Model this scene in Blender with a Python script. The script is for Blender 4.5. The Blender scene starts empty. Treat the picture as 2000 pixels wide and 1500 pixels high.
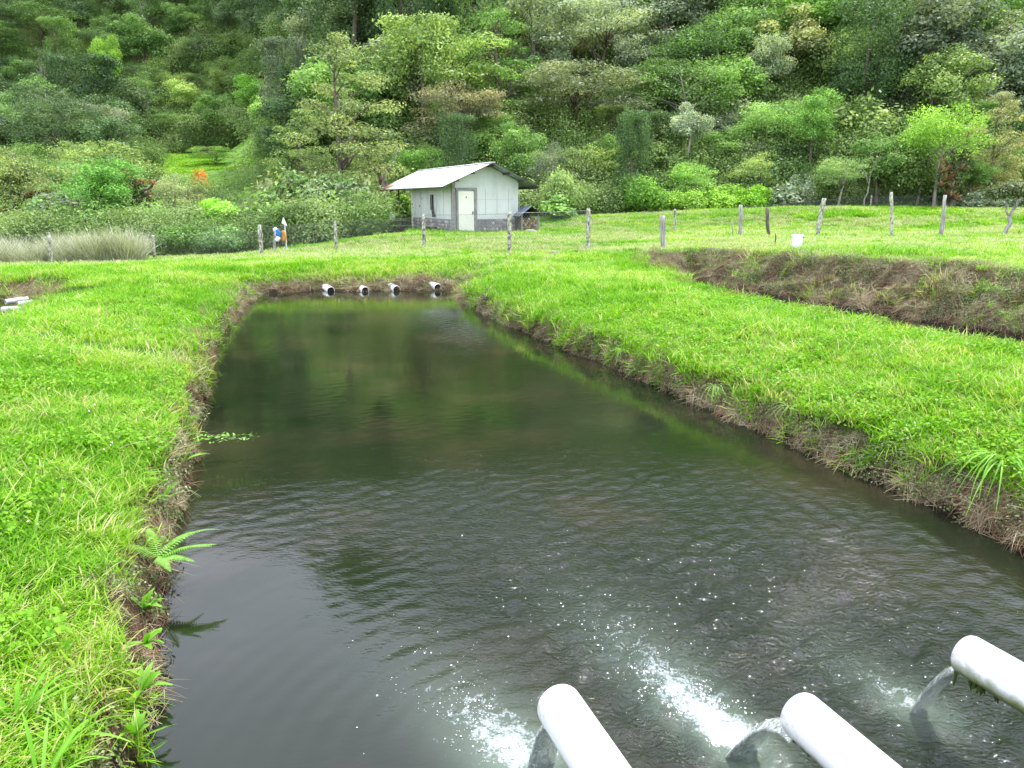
import bpy, math, random
import numpy as np
from mathutils import Vector, Matrix

sc = bpy.context.scene
C = sc.collection
R = math.radians
# ------------------------------------------------------------------ camera, sky, sun, exposure
PITCH = 13.49; CZ = 2.2; FPX = 1480.0
cam_d = bpy.data.cameras.new("camera"); cam = bpy.data.objects.new("camera", cam_d); C.objects.link(cam)
cam.location = (0, 0, CZ); cam.rotation_euler = (R(90 - PITCH), 0, 0)
cam_d.sensor_width = 36; cam_d.lens = 36 * FPX / 2000; cam_d.clip_start = 0.05; cam_d.clip_end = 2000
sc.camera = cam
SUN_EL, SUN_AZ = 66, 48      # elevation, compass direction the light comes from (clockwise from +Y)
sun_d = bpy.data.lights.new("sun", 'SUN'); sun = bpy.data.objects.new("sun", sun_d); C.objects.link(sun)
sun_d.energy = 4.9; sun_d.angle = R(0.6); sun_d.color = (1.0, 0.965, 0.90)
dv = Vector((math.sin(R(SUN_AZ)) * math.cos(R(SUN_EL)), math.cos(R(SUN_AZ)) * math.cos(R(SUN_EL)), math.sin(R(SUN_EL))))
sun.rotation_euler = dv.to_track_quat('Z', 'Y').to_euler(); sun.location = (0, 0, 60)
w = bpy.data.worlds.new("World"); sc.world = w; w.use_nodes = True
nt = w.node_tree; nt.nodes.clear()
sky = nt.nodes.new("ShaderNodeTexSky"); sky.sky_type = 'NISHITA'; sky.sun_disc = False
sky.sun_elevation = R(SUN_EL); sky.sun_rotation = R(SUN_AZ); sky.air_density = 1.3; sky.dust_density = 2.5
tc = nt.nodes.new("ShaderNodeTexCoord"); mp = nt.nodes.new("ShaderNodeMapping"); mp.inputs['Scale'].default_value = (1, 1, 2.2)
no = nt.nodes.new("ShaderNodeTexNoise"); no.inputs['Scale'].default_value = 2.2; no.inputs['Detail'].default_value = 7; no.inputs['Roughness'].default_value = 0.58
rp = nt.nodes.new("ShaderNodeValToRGB"); rp.color_ramp.elements[0].position = 0.28; rp.color_ramp.elements[1].position = 0.52
mx = nt.nodes.new("ShaderNodeMix"); mx.data_type = 'RGBA'; mx.inputs['B'].default_value = (17.0, 18.2, 21.5, 1)
bg = nt.nodes.new("ShaderNodeBackground"); bg.inputs['Strength'].default_value = 0.115
ow = nt.nodes.new("ShaderNodeOutputWorld"); L = nt.links
rp.color_ramp.elements[0].color = (.62, .62, .62, 1)
L.new(tc.outputs['Generated'], mp.inputs['Vector']); L.new(mp.outputs[0], no.inputs['Vector']); L.new(no.outputs['Fac'], rp.inputs['Fac'])
L.new(rp.outputs['Color'], mx.inputs['Factor']); L.new(sky.outputs[0], mx.inputs['A']); L.new(mx.outputs['Result'], bg.inputs['Color']); L.new(bg.outputs[0], ow.inputs['Surface'])
vs = sc.view_settings; vs.view_transform = 'Standard'; vs.look = 'None'; vs.gamma = 1; vs.use_curve_mapping = False; vs.exposure = 0.47
cy = sc.cycles; cy.use_denoising = True; cy.max_bounces = 6; cy.diffuse_bounces = 3; cy.glossy_bounces = 3
cy.transmission_bounces = 6; cy.transparent_max_bounces = 8; cy.caustics_reflective = False; cy.caustics_refractive = False
cy.sample_clamp_indirect = 4.0

rng = np.random.default_rng(7); rnd = random.Random(5)
ct, st = math.cos(R(PITCH)), math.sin(R(PITCH))

def unp(px, py, z=0.0):        # ground point seen in a given direction from the camera station
    a = (px - 1000) / FPX; b = (750 - py) / FPX
    t = (z - CZ) / (b * ct - st)
    return np.array([a * t, (ct + b * st) * t])
def xat(px, Y, z):
    return (px - 1000) / FPX * (Y * ct - (z - CZ) * st)
def zat(py, Y):
    k = (750 - py) / FPX
    return CZ + Y * (k * ct - st) / (ct + k * st)
def project(X, Y, Z):
    d = Y * ct - (Z - CZ) * st; v = Y * st + (Z - CZ) * ct
    d = np.where(np.abs(d) < 1e-3, 1e-3, d)
    return 1000 + FPX * X / d, 750 - FPX * v / d, d

# ------------------------------------------------------------------ noise
def _h(ix, iy, s):
    n = (ix.astype(np.int64) * 374761393 + iy.astype(np.int64) * 668265263 + s * 144269504) & 0x7fffffff
    n = ((n ^ (n >> 13)) * 1274126177) & 0x7fffffff
    return ((n ^ (n >> 16)) & 0xffff) / 65535.0
def vn(x, y, s=0):
    x = np.asarray(x, float); y = np.asarray(y, float)
    ix = np.floor(x); iy = np.floor(y); fx = x - ix; fy = y - iy
    fx = fx * fx * (3 - 2 * fx); fy = fy * fy * (3 - 2 * fy)
    a = _h(ix, iy, s); b = _h(ix + 1, iy, s); c = _h(ix, iy + 1, s); d = _h(ix + 1, iy + 1, s)
    return (a + (b - a) * fx) * (1 - fy) + (c + (d - c) * fx) * fy
def fbm(x, y, s=0, o=4):
    v = 0; a = 0.5; t = 0
    for i in range(o):
        v = v + a * vn(x * 2 ** i, y * 2 ** i, s + i * 17); t += a; a *= 0.55
    return v / t
def sstep(a, b, x):
    t = np.clip((x - a) / (b - a), 0, 1); return t * t * (3 - 2 * t)

# ------------------------------------------------------------------ helpers: objects
def tag(o, label=None, cat=None, group=None, kind=None):
    if label: o['label'] = label
    if cat: o['category'] = cat
    if group: o['group'] = group
    if kind: o['kind'] = kind
    return o
def empty(name, loc, rz=0.0):
    o = bpy.data.objects.new(name, None); C.objects.link(o); o.location = loc; o.rotation_euler = (0, 0, rz); o.empty_display_size = 0.1
    return o
def mesh_np(name, V, F, smooth=False, attrs=None):
    """F: (n,k) int array, or list of such arrays"""
    Fs = F if isinstance(F, list) else [F]
    Fs = [f for f in Fs if len(f)]
    me = bpy.data.meshes.new(name)
    V = np.asarray(V, np.float32); me.vertices.add(len(V)); me.vertices.foreach_set("co", V.ravel())
    idx = np.concatenate([f.ravel() for f in Fs]).astype(np.int32)
    tot = np.concatenate([np.full(len(f), f.shape[1]) for f in Fs]).astype(np.int32)
    me.loops.add(len(idx)); me.loops.foreach_set("vertex_index", idx)
    me.polygons.add(len(tot)); st_ = np.concatenate([[0], np.cumsum(tot)[:-1]]).astype(np.int32)
    me.polygons.foreach_set("loop_start", st_); me.polygons.foreach_set("loop_total", tot)
    me.polygons.foreach_set("use_smooth", np.full(len(tot), bool(smooth)))
    for k, (dom, arr) in (attrs or {}).items():
        a = me.attributes.new(k, 'FLOAT', dom); a.data.foreach_set("value", np.asarray(arr, np.float32))
    me.update(calc_edges=True); me.validate()
    return me
def link(name, me, mat=None, parent=None, loc=None, rz=None):
    o = bpy.data.objects.new(name, me); C.objects.link(o)
    if mat is not None and len(me.materials) == 0: me.materials.append(mat)
    if parent is not None: o.parent = parent
    if loc is not None: o.location = loc
    if rz is not None: o.rotation_euler = (0, 0, rz)
    return o

class MB:
    """collects simple solids; build() links them as one mesh object"""
    def __init__(s): s.v = []; s.q = []; s.t = []; s.n = 0
    def add(s, V, Q=None, T=None):
        V = np.asarray(V, float)
        if Q is not None and len(Q): s.q.append(np.asarray(Q) + s.n)
        if T is not None and len(T): s.t.append(np.asarray(T) + s.n)
        s.v.append(V); s.n += len(V); return s
    def box(s, c, d, rot=None):
        x, y, z = np.array(d) / 2
        V = np.array([(-x, -y, -z), (x, -y, -z), (x, y, -z), (-x, y, -z), (-x, -y, z), (x, -y, z), (x, y, z), (-x, y, z)])
        if rot is not None: V = V @ np.array(rot).T
        return s.add(V + np.array(c), [(0, 3, 2, 1), (4, 5, 6, 7), (0, 1, 5, 4), (1, 2, 6, 5), (2, 3, 7, 6), (3, 0, 4, 7)])
    def beam(s, a, b, w_, h_):
        a = np.array(a, float); b = np.array(b, float); d = b - a; l = np.linalg.norm(d); d /= l
        up = np.array([0, 0, 1.0]) if abs(d[2]) < .9 else np.array([0, 1.0, 0])
        x = np.cross(d, up); x /= np.linalg.norm(x); z = np.cross(x, d)
        return s.box((a + b) / 2, (w_, l, h_), np.stack([x, d, z], 1))
    def tube(s, P, rad, n=6, cap=True, noise=0.0, seed=0):
        P = np.asarray(P, float); m = len(P); rad = np.broadcast_to(np.asarray(rad, float), (m,))
        T = np.gradient(P, axis=0); T /= np.linalg.norm(T, axis=1)[:, None] + 1e-9
        up = np.array([0.3, 0.2, 1.0]) if abs(T[0][2]) < .8 else np.array([1.0, 0.1, 0])
        ang = np.arange(n) / n * 2 * np.pi; V = []
        rg = np.random.default_rng(seed)
        for i in range(m):
            x = np.cross(T[i], up); x /= np.linalg.norm(x) + 1e-9; y = np.cross(x, T[i])
            rr = rad[i] * (1 + noise * rg.normal(size=n))
            V.append(P[i] + (np.cos(ang) * rr)[:, None] * x + (np.sin(ang) * rr)[:, None] * y)
        V = np.concatenate(V); Q = []
        for i in range(m - 1):
            for j in range(n):
                k = (j + 1) % n; Q.append((i * n + j, i * n + k, (i + 1) * n + k, (i + 1) * n + j))
        Tt = []
        if cap:
            V = np.concatenate([V, P[:1], P[-1:]]); a = m * n
            for j in range(n):
                k = (j + 1) % n; Tt += [(a, k, j), (a + 1, (m - 1) * n + j, (m - 1) * n + k)]
        return s.add(V, Q, Tt)
    def mesh(s, name, smooth=False):
        F = []
        if s.q: F.append(np.concatenate(s.q))
        if s.t: F.append(np.concatenate(s.t))
        return mesh_np(name, np.concatenate(s.v), F, smooth)
    def build(s, name, mat, parent=None, smooth=False, loc=None):
        return link(name, s.mesh(name, smooth), mat, parent, loc)

# ------------------------------------------------------------------ materials
def newmat(name):
    m = bpy.data.materials.new(name); m.use_nodes = True; n = m.node_tree; n.nodes.clear()
    o = n.nodes.new("ShaderNodeOutputMaterial"); return m, n, o
def N(n, t, **kw):
    x = n.nodes.new(t)
    for k, v in kw.items():
        if k in x.inputs: x.inputs[k].default_value = v
        else: setattr(x, k, v)
    return x
def ramp(n, fac, stops):
    r = n.nodes.new("ShaderNodeValToRGB"); e = r.color_ramp.elements
    while len(e) < len(stops): e.new(0.5)
    for i, (p, c) in enumerate(stops): e[i].position = p; e[i].color = (*c, 1) if len(c) == 3 else c
    n.links.new(fac, r.inputs['Fac']); return r.outputs['Color']
def noisy(name, stops, scale=5.0, rough=0.8, bump=0.0, detail=6.0, dist=0.0, scale3=(1, 1, 1), bscale=None, metallic=0.0, spec=0.3):
    m, n, o = newmat(name); tcn = N(n, "ShaderNodeTexCoord"); mpn = N(n, "ShaderNodeMapping"); mpn.inputs['Scale'].default_value = scale3
    n.links.new(tcn.outputs['Object'], mpn.inputs['Vector'])
    ns = N(n, "ShaderNodeTexNoise", Scale=scale, Detail=detail, Roughness=0.65, Distortion=dist); n.links.new(mpn.outputs[0], ns.inputs['Vector'])
    p = N(n, "ShaderNodeBsdfPrincipled"); p.inputs['Roughness'].default_value = rough; p.inputs['Metallic'].default_value = metallic
    p.inputs['Specular IOR Level'].default_value = spec
    n.links.new(ramp(n, ns.outputs['Fac'], stops), p.inputs['Base Color'])
    if bump:
        nb = N(n, "ShaderNodeTexNoise", Scale=bscale or scale * 3, Detail=5.0); n.links.new(mpn.outputs[0], nb.inputs['Vector'])
        b = N(n, "ShaderNodeBump", Strength=min(1.0, bump), Distance=0.02); n.links.new(nb.outputs['Fac'], b.inputs['Height']); n.links.new(b.outputs[0], p.inputs['Normal'])
    n.links.new(p.outputs[0], o.inputs['Surface']); return m

def leafmat(name, stops, objcol=False, trans=0.35, rough=0.5, tgain=(1.15, 1.2, 0.6), randamt=0.35, spec=0.18):
    """thin leaf: diffuse/gloss + light passing through; colour varies leaf by leaf and plant by plant"""
    m, n, o = newmat(name); l = n.links
    at = N(n, "ShaderNodeAttribute", attribute_name="tint"); oi = N(n, "ShaderNodeObjectInfo")
    ma = N(n, "ShaderNodeMath", operation='MULTIPLY_ADD'); l.new(oi.outputs['Random'], ma.inputs[0]); ma.inputs[1].default_value = randamt; l.new(at.outputs['Fac'], ma.inputs[2])
    sb = N(n, "ShaderNodeMath", operation='SUBTRACT'); l.new(ma.outputs[0], sb.inputs[0]); sb.inputs[1].default_value = randamt / 2
    col = ramp(n, sb.outputs[0], stops)
    if objcol:
        mm = N(n, "ShaderNodeMix", data_type='RGBA', blend_type='MULTIPLY'); mm.inputs['Factor'].default_value = 1
        l.new(col, mm.inputs['A']); l.new(oi.outputs['Color'], mm.inputs['B']); col = mm.outputs['Result']
    p = N(n, "ShaderNodeBsdfPrincipled"); p.inputs['Roughness'].default_value = rough; p.inputs['Specular IOR Level'].default_value = spec
    l.new(col, p.inputs['Base Color'])
    tg = N(n, "ShaderNodeMix", data_type='RGBA', blend_type='MULTIPLY'); tg.inputs['Factor'].default_value = 1; tg.inputs['B'].default_value = (*tgain, 1); l.new(col, tg.inputs['A'])
    tr = N(n, "ShaderNodeBsdfTranslucent"); l.new(tg.outputs['Result'], tr.inputs['Color'])
    ms = N(n, "ShaderNodeMixShader"); ms.inputs['Fac'].default_value = trans
    l.new(p.outputs[0], ms.inputs[1]); l.new(tr.outputs[0], ms.inputs[2]); l.new(ms.outputs[0], o.inputs['Surface']); return m

M = {}
M['leaf'] = leafmat('tree_leaves', [(0.0, (.42, .52, .42)), (.5, (1, 1.02, 1)), (1.0, (2.0, 1.85, 1.5))], objcol=True)  # wide tint spread paints crown light-dark contrast; lifted tones stand in for haze
M['grass'] = leafmat('grass_blades', [(0.0, (.07, .21, .004)), (.42, (.165, .40, .008)), (.72, (.27, .46, .03)), (.9, (.45, .50, .14)), (1.0, (.58, .52, .28))], trans=0.42, spec=.16)
M['grass_dull'] = leafmat('dull_grass_blades', [(0.0, (.20, .30, .06)), (.5, (.36, .42, .17)), (1.0, (.56, .53, .36))], trans=0.35)
M['clover'] = leafmat('clover_leaves', [(0.0, (.08, .24, .006)), (.5, (.16, .37, .010)), (1.0, (.27, .45, .04))], trans=0.4, spec=.25)
M['dry'] = leafmat('dry_thatch', [(0.0, (.05, .03, .018)), (.3, (.15, .09, .05)), (.6, (.27, .20, .11)), (.8, (.22, .21, .12)), (1.0, (.38, .33, .22))], trans=0.15, rough=0.8, randamt=.9)
M['moss'] = leafmat('bank_herbs', [(0.0, (.05, .09, .02)), (.5, (.15, .19, .07)), (1.0, (.33, .33, .20))], trans=0.25, randamt=.7)
M['reed'] = leafmat('reed_blades', [(0.0, (.14, .19, .08)), (.5, (.36, .38, .26)), (1.0, (.56, .54, .44))], trans=0.25)
M['bark'] = noisy('bark', [(.3, (.045, .035, .025)), (.6, (.14, .115, .085)), (.8, (.26, .25, .20))], scale=4, bump=.8, scale3=(1, 1, .3))
M['palebark'] = noisy('pale_bark', [(.3, (.14, .12, .10)), (.6, (.34, .31, .26)), (.8, (.5, .48, .42))], scale=5, bump=.6, scale3=(1, 1, .3))
M['post'] = noisy('lichen_wood', [(.34, (.06, .05, .04)), (.46, (.25, .24, .18)), (.54, (.42, .43, .33)), (.68, (.60, .60, .50))], scale=13, rough=.9, bump=.9, scale3=(1, 1, .6))
M['postgrey'] = noisy('weathered_wood', [(.30, (.10, .09, .085)), (.5, (.30, .28, .26)), (.7, (.52, .50, .47))], scale=7, rough=.9, bump=.7, scale3=(2, 2, .25))
M['wire'] = noisy('galvanised_wire', [(.4, (.10, .11, .10)), (.6, (.22, .23, .22))], scale=20, rough=.5, metallic=.6)

# pvc with algae along the under-side and dirt specks
def pvc(name, algae=1.0):
    m, n, o = newmat(name); l = n.links
    tcn = N(n, "ShaderNodeTexCoord"); sp = N(n, "ShaderNodeSeparateXYZ"); l.new(tcn.outputs['Object'], sp.inputs[0])
    ns = N(n, "ShaderNodeTexNoise", Scale=14.0, Detail=6.0, Roughness=.7); l.new(tcn.outputs['Object'], ns.inputs['Vector'])
    mr = N(n, "ShaderNodeMapRange"); mr.inputs['From Min'].default_value = 0.03; mr.inputs['From Max'].default_value = -0.08; l.new(sp.outputs['Z'], mr.inputs['Value'])
    mu = N(n, "ShaderNodeMath", operation='MULTIPLY_ADD'); l.new(ns.outputs['Fac'], mu.inputs[0]); mu.inputs[1].default_value = .9; l.new(mr.outputs[0], mu.inputs[2])
    col = ramp(n, mu.outputs[0], [(.62, (.80, .81, .80)), (.95, (.66, .69, .62)), (1.2 / 1.3, (.55, .60, .40)), (1.0, (.15, .19, .04))])
    mu2 = N(n, "ShaderNodeMath", operation='MULTIPLY'); l.new(mu.outputs[0], mu2.inputs[0]); mu2.inputs[1].default_value = algae * .72
    col = ramp(n, mu2.outputs[0], [(.46, (.72, .73, .73)), (.58, (.42, .45, .37)), (.76, (.19, .23, .08)), (1.0, (.03, .045, .01))])
    n3 = N(n, "ShaderNodeTexNoise", Scale=38.0, Detail=4.0, Roughness=.8); l.new(tcn.outputs['Object'], n3.inputs['Vector'])
    n4 = N(n, "ShaderNodeTexNoise", Scale=3.5, Detail=3.0); l.new(tcn.outputs['Object'], n4.inputs['Vector'])
    m5 = N(n, "ShaderNodeMath", operation='MULTIPLY'); l.new(n3.outputs['Fac'], m5.inputs[0]); l.new(n4.outputs['Fac'], m5.inputs[1])
    x5 = N(n, "ShaderNodeMix", data_type='RGBA'); l.new(ramp(n, m5.outputs[0], [(.33, (0, 0, 0)), (.43, (.75, .75, .75))]), x5.inputs['Factor']); l.new(col, x5.inputs['A']); x5.inputs['B'].default_value = (.30, .27, .17, 1)
    p = N(n, "ShaderNodeBsdfPrincipled"); p.inputs['Roughness'].default_value = .32; l.new(x5.outputs['Result'], p.inputs['Base Color']); l.new(p.outputs[0], o.inputs['Surface']); return m
M['pvc'] = pvc('white_pvc', 1.0); M['pvc_clean'] = pvc('white_pvc_worn', .7)
M['pvc_old'] = noisy('weathered_pvc', [(.3, (.22, .22, .20)), (.6, (.48, .48, .45)), (.8, (.58, .58, .55))], scale=8, rough=.6)
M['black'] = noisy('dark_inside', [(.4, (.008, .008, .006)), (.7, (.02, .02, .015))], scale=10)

# ------------------------------------------------------------------ ground shape
VPX, VPY = 490, 395
pond_main = np.array([(-0.75, .55), (-1.15, 1.6)] + [tuple(unp(*p)) for p in [(290, 1490), (306, 1400), (311, 1300), (318, 1200), (330, 1100), (345, 1000), (370, 920), (385, 850), (400, 750), (412, 700), (440, 640), (480, 592), (520, 574), (600, 569), (700, 570), (800, 569), (880, 567),
      (905, 590), (1000, 640), (1100, 680), (1200, 720), (1300, 762), (1400, 805), (1500, 850), (1600, 895), (1700, 940), (1800, 985), (1900, 1035), (2000, 1085), (2500, 1330), (3000, 1580)]] + [(4.0, 1.7), (4.1, .9), (2.0, .15)])
cr = [unp(x, y, .58) for x, y in [(1330, 560), (1400, 577), (1500, 605), (1600, 628), (1800, 668), (2000, 700), (2400, 775), (3000, 890)]]
ax = np.array([-.318, .948]); nx = np.array([.948, .318])
pond_right = np.array([tuple(p + nx * .42) for p in cr][::-1] + [tuple(unp(x, y)) for x, y in [(1345, 551), (1400, 562), (1600, 595), (1850, 638), (2000, 664), (2400, 735)]] + [(11.0, 3.5), (9.5, 2.0)])
cl = [unp(x, y, .5) for x, y in [(104, 566), (95, 570), (50, 590), (0, 612), (-400, 790)]]
pond_left = np.array([tuple(p - nx * .38) for p in cl] + [(-9.0, 2.5), (-18, 5.0), (-18.5, 17.3), tuple(unp(-200, 588)), tuple(unp(60, 586))])

def sdf(P, X, Y):
    best = np.full(X.shape, 1e9); inside = np.zeros(X.shape, bool); n = len(P)
    for i in range(n):
        a = P[i]; b = P[(i + 1) % n]; e = b - a; px = X - a[0]; py = Y - a[1]
        t = np.clip((px * e[0] + py * e[1]) / (e @ e), 0, 1)
        best = np.minimum(best, (px - t * e[0]) ** 2 + (py - t * e[1]) ** 2)
        c = ((a[1] <= Y) & (b[1] > Y)) | ((b[1] <= Y) & (a[1] > Y))
        with np.errstate(divide='ignore', invalid='ignore'):
            xi = a[0] + (Y - a[1]) * e[0] / (e[1] if abs(e[1]) > 1e-9 else 1e-9)
        inside ^= c & (X < xi)
    d = np.sqrt(best); return np.where(inside, -d, d)

CP = np.array([(-3, 3, .62, 2.5), (-8, 8, .60, 3), (-4.5, 15, .55, 3), (4.5, 6, .62, 3), (3, 12, .62, 3), (2, 18, .60, 3), (6.5, 4, .48, 2), (-3, 22, .50, 2.5), (-8, 20, .42, 3), (0, 24, .62, 3),
    (5, 26, .72, 3), (8.2, 20.5, 1.02, 2.2), (10, 16, 1.0, 2.2), (11, 12, .98, 2.2), (13, 8, .95, 3), (14, 22, .95, 3), (20, 15, 1.0, 4), (6.0, 22.5, .72, 1.6),
    (0, 28, .64, 2.5), (-5, 29, .42, 2), (-8, 30, .15, 2), (-13, 33, 0.0, 3), (-17, 28, -.05, 3), (-15, 22, .3, 3), (-5.5, 36.5, 1.0, 2.2), (-9.0, 37.5, .5, 1.6), (-12, 38, -.3, 2.5), (-18, 36, -.6, 4), (-30, 30, -.6, 6),
    (0, 33, .68, 3), (-2, 38, .72, 3), (1.5, 36, .72, 2.5), (-4, 42, .75, 3), (6, 34, .72, 3), (6, 42, 1.25, 3), (12, 36, .72, 3), (20, 34, .78, 4), (26, 30, .9, 5), (11, 46, 1.8, 3), (18, 47, 1.95, 3), (26, 46, 1.95, 4), (34, 44, 1.7, 5),
    (3, 47, 1.4, 3), (-6, 50, 1.0, 4), (-14, 46, -.5, 4), (-24, 48, -.6, 5), (-36, 44, -.5, 8), (40, 30, 1.1, 8), (-20, 10, .5, 6), (20, 3, 1, 6), (0, -10, .6, 10)])
def ground(X, Y):
    num = np.zeros(X.shape); den = np.full(X.shape, 1e-9)
    for x, y, z, s in CP:
        k = np.exp(-((X - x) ** 2 + (Y - y) ** 2) / (2 * (s * 1.15) ** 2)) / s; num += k * z; den += k
    base = (num + 1e-6 * .6) / (den + 1e-6)
    # valley floor, plateau meadow at left, and the steep wooded slopes
    az = X / np.maximum(Y, 5)
    left = sstep(-.17, -.36, az)
    y0 = 51 - 3.5 * sstep(.1, .5, az)                    # slope foot behind the hut and at the right
    hr = np.clip(Y - y0, 0, None); hr = 0.60 * hr - 6 * sstep(0, 200, hr)
    zr = 1.2 + hr + .32 * np.clip(Y - 98, 0, 90)
    zl = np.interp(Y, [45, 56, 80, 112, 118, 130, 170, 230, 300], [-.5, -.3, 4.7, 9.0, 12.0, 20.0, 51.0, 98.0, 140])
    hill = zr * (1 - left) + zl * left
    cap = 84 + 14 * left + 10 * (fbm(X / 40, Y / 40, 3, 3) - .5)
    hill = np.where(hill > cap, cap + (hill - cap) * .05, hill)
    rough = sstep(52, 62, Y) * (1 - sstep(75, 84, Y) * left * (1 - sstep(110, 118, Y)))
    hill = hill + rough * 5.0 * (fbm(X / 14, Y / 14, 9, 3) - .5)
    k = sstep(44, 54, Y + 0 * X)
    g = base * (1 - k) + hill * k
    g = np.where(Y < -12, .6, g)
    return g
def wallw(X, Y, k):
    if k == 0:
        far = sstep(17.4, 18.3, Y); return .22 + far * .66
    if k == 1:
        return .30 + 1.35 * sstep(.2, 1.2, (X - 4.3) * .948 + (Y - 15) * .318 + 1.0 - .6)
    return .30 + .9 * sstep(15.5, 16.8, Y)
PONDS = [pond_main, pond_right, pond_left]
def terrain(X, Y, full=False):
    g = ground(X, Y)
    near = sstep(60, 30, np.hypot(X, Y))
    g = g + near * (.10 * (fbm(X / 1.9, Y / 1.9, 1, 3) - .5) + .035 * (vn(X * 3, Y * 3, 5) - .5))
    z = g.copy(); soil = np.zeros(X.shape); dist = np.full(X.shape, 99.0)
    for k, P in enumerate(PONDS):
        d0 = sdf(P, X, Y)
        d = d0 + .16 * (fbm(X * 1.6, Y * 1.6, 21 + k, 3) - .5) + .06 * (vn(X * 7, Y * 7, 40 + k) - .5)
        wd = wallw(X, Y, k) * (1 + .7 * (fbm(X * .9, Y * .9, 60 + k, 2) - .5))
        t = np.clip(d / wd, 0, 1)
        prof = np.where(wd > .6, t ** .8 * (1 - .25 * np.sin(t * 3.1416)), t ** .55)
        if k != 1: prof = np.where(wd > .6, prof, .50 * t ** .5 + .50 * np.clip((d - wd * .5) / 1.5, 0, 1) ** .75)
        if k == 0: prof = np.where(wd > .6, .60 * t ** .8 + .40 * np.clip((d - wd * .8) / 1.3, 0, 1) ** .8, prof)
        prof = np.clip(prof + ((vn(X * 5, Y * 5, 80 + k) - .5) * .3 + (.75 * (vn(X * 3.2, Y * 3.2, 85 + k) - .5) if k == 1 else 0)) * np.sin(t * 3.1416), 0, 1)
        zk = np.where(d > 0, -.03 + (g + .03) * prof, np.maximum(-.9, d * 1.2) - .03)
        z = np.minimum(z, zk)
        soil = np.maximum(soil, np.where(d > -.2, 1 - sstep(wd * (.75 if k == 1 else .55), wd * (1.25 if k == 1 else 1.0), d), 1))
        dist = np.minimum(dist, d)
    if full: return z, soil, dist
    return z

# tensor grid, dense near the ponds
def lines(a, b, step, lo, hi, g=1.075):
    m = list(np.arange(a, b, step)); s = step; x = m[-1]; up = []
    while x < hi: s *= g; x += s; up.append(x)
    s = step; x = a; dn = []
    while x > lo: s *= g; x -= s; dn.append(x)
    return np.array(dn[::-1] + m + up)
gx = lines(-9.5, 11.5, .065, -330, 330); gy = lines(.3, 23.5, .065, -40, 420)
GX, GY = np.meshgrid(gx, gy); TZ, TS, TD = terrain(GX, GY, True)
nxn, nyn = len(gx), len(gy)
ii = (np.arange(nyn - 1)[:, None] * nxn + np.arange(nxn - 1)[None]).ravel()
TF = np.stack([ii, ii + 1, ii + 1 + nxn, ii + nxn], 1)
meadow = (sstep(-.24, -.30, GX / np.maximum(GY, 5)) * sstep(74, 80, GY) * sstep(114, 108, GY)).ravel()
me = mesh_np("ground", np.stack([GX.ravel(), GY.ravel(), TZ.ravel()], 1), TF, True, {'soil': ('POINT', TS.ravel()), 'meadow': ('POINT', meadow)})
m, n, o = newmat('ground_soil_and_turf'); l = n.links
tcn = N(n, "ShaderNodeTexCoord"); a1 = N(n, "ShaderNodeAttribute", attribute_name="soil"); a2 = N(n, "ShaderNodeAttribute", attribute_name="meadow")
n1 = N(n, "ShaderNodeTexNoise", Scale=1.3, Detail=8.0, Roughness=.7); n2 = N(n, "ShaderNodeTexNoise", Scale=9.0, Detail=8.0, Roughness=.75)
for q in (n1, n2): l.new(tcn.outputs['Object'], q.inputs['Vector'])
turf = ramp(n, n1.outputs['Fac'], [(.3, (.035, .075, .012)), (.5, (.07, .14, .02)), (.7, (.12, .17, .05))])
soilc = ramp(n, n2.outputs['Fac'], [(.3, (.03, .016, .010)), (.48, (.09, .052, .032)), (.62, (.17, .11, .065)), (.8, (.09, .10, .03))])
mead = ramp(n, n1.outputs['Fac'], [(.3, (.15, .33, .03)), (.5, (.22, .42, .06)), (.7, (.30, .42, .12))])
spz = N(n, "ShaderNodeSeparateXYZ"); l.new(tcn.outputs['Object'], spz.inputs[0]); wt = N(n, "ShaderNodeMapRange"); wt.inputs['From Min'].default_value = .13; wt.inputs['From Max'].default_value = .04; l.new(spz.outputs['Z'], wt.inputs['Value'])
wm_ = N(n, "ShaderNodeMix", data_type='RGBA'); l.new(wt.outputs[0], wm_.inputs['Factor']); l.new(soilc, wm_.inputs['A']); wm_.inputs['B'].default_value = (.020, .012, .008, 1); soilc = wm_.outputs['Result']
x1 = N(n, "ShaderNodeMix", data_type='RGBA'); l.new(a1.outputs['Fac'], x1.inputs['Factor']); l.new(turf, x1.inputs['A']); l.new(soilc, x1.inputs['B'])
x2 = N(n, "ShaderNodeMix", data_type='RGBA'); l.new(a2.outputs['Fac'], x2.inputs['Factor']); l.new(x1.outputs['Result'], x2.inputs['A']); l.new(mead, x2.inputs['B'])
p = N(n, "ShaderNodeBsdfPrincipled", Roughness=.95); p.inputs['Specular IOR Level'].default_value = .15
bp = N(n, "ShaderNodeBump", Strength=1.0, Distance=.06); l.new(n2.outputs['Fac'], bp.inputs['Height']); l.new(bp.outputs[0], p.inputs['Normal'])
l.new(x2.outputs['Result'], p.inputs['Base Color']); l.new(p.outputs[0], o.inputs['Surface'])
tag(link("ground", me, m), "grassy earth banks between fish ponds rising to a steep valley side", kind='structure')

def onground(px, py):
    a = (px - 1000) / FPX; b = (750 - py) / FPX; t = np.linspace(1, 70, 1400); X = a * t; Y = (ct + b * st) * t; Z = CZ + (b * ct - st) * t
    h = terrain(X, Y); k = int(np.argmax(Z < h)); return float(X[k]), float(Y[k]), float(h[k])
def hz(x, y):
    return float(terrain(np.array([float(x)]), np.array([float(y)]))[0])

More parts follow.
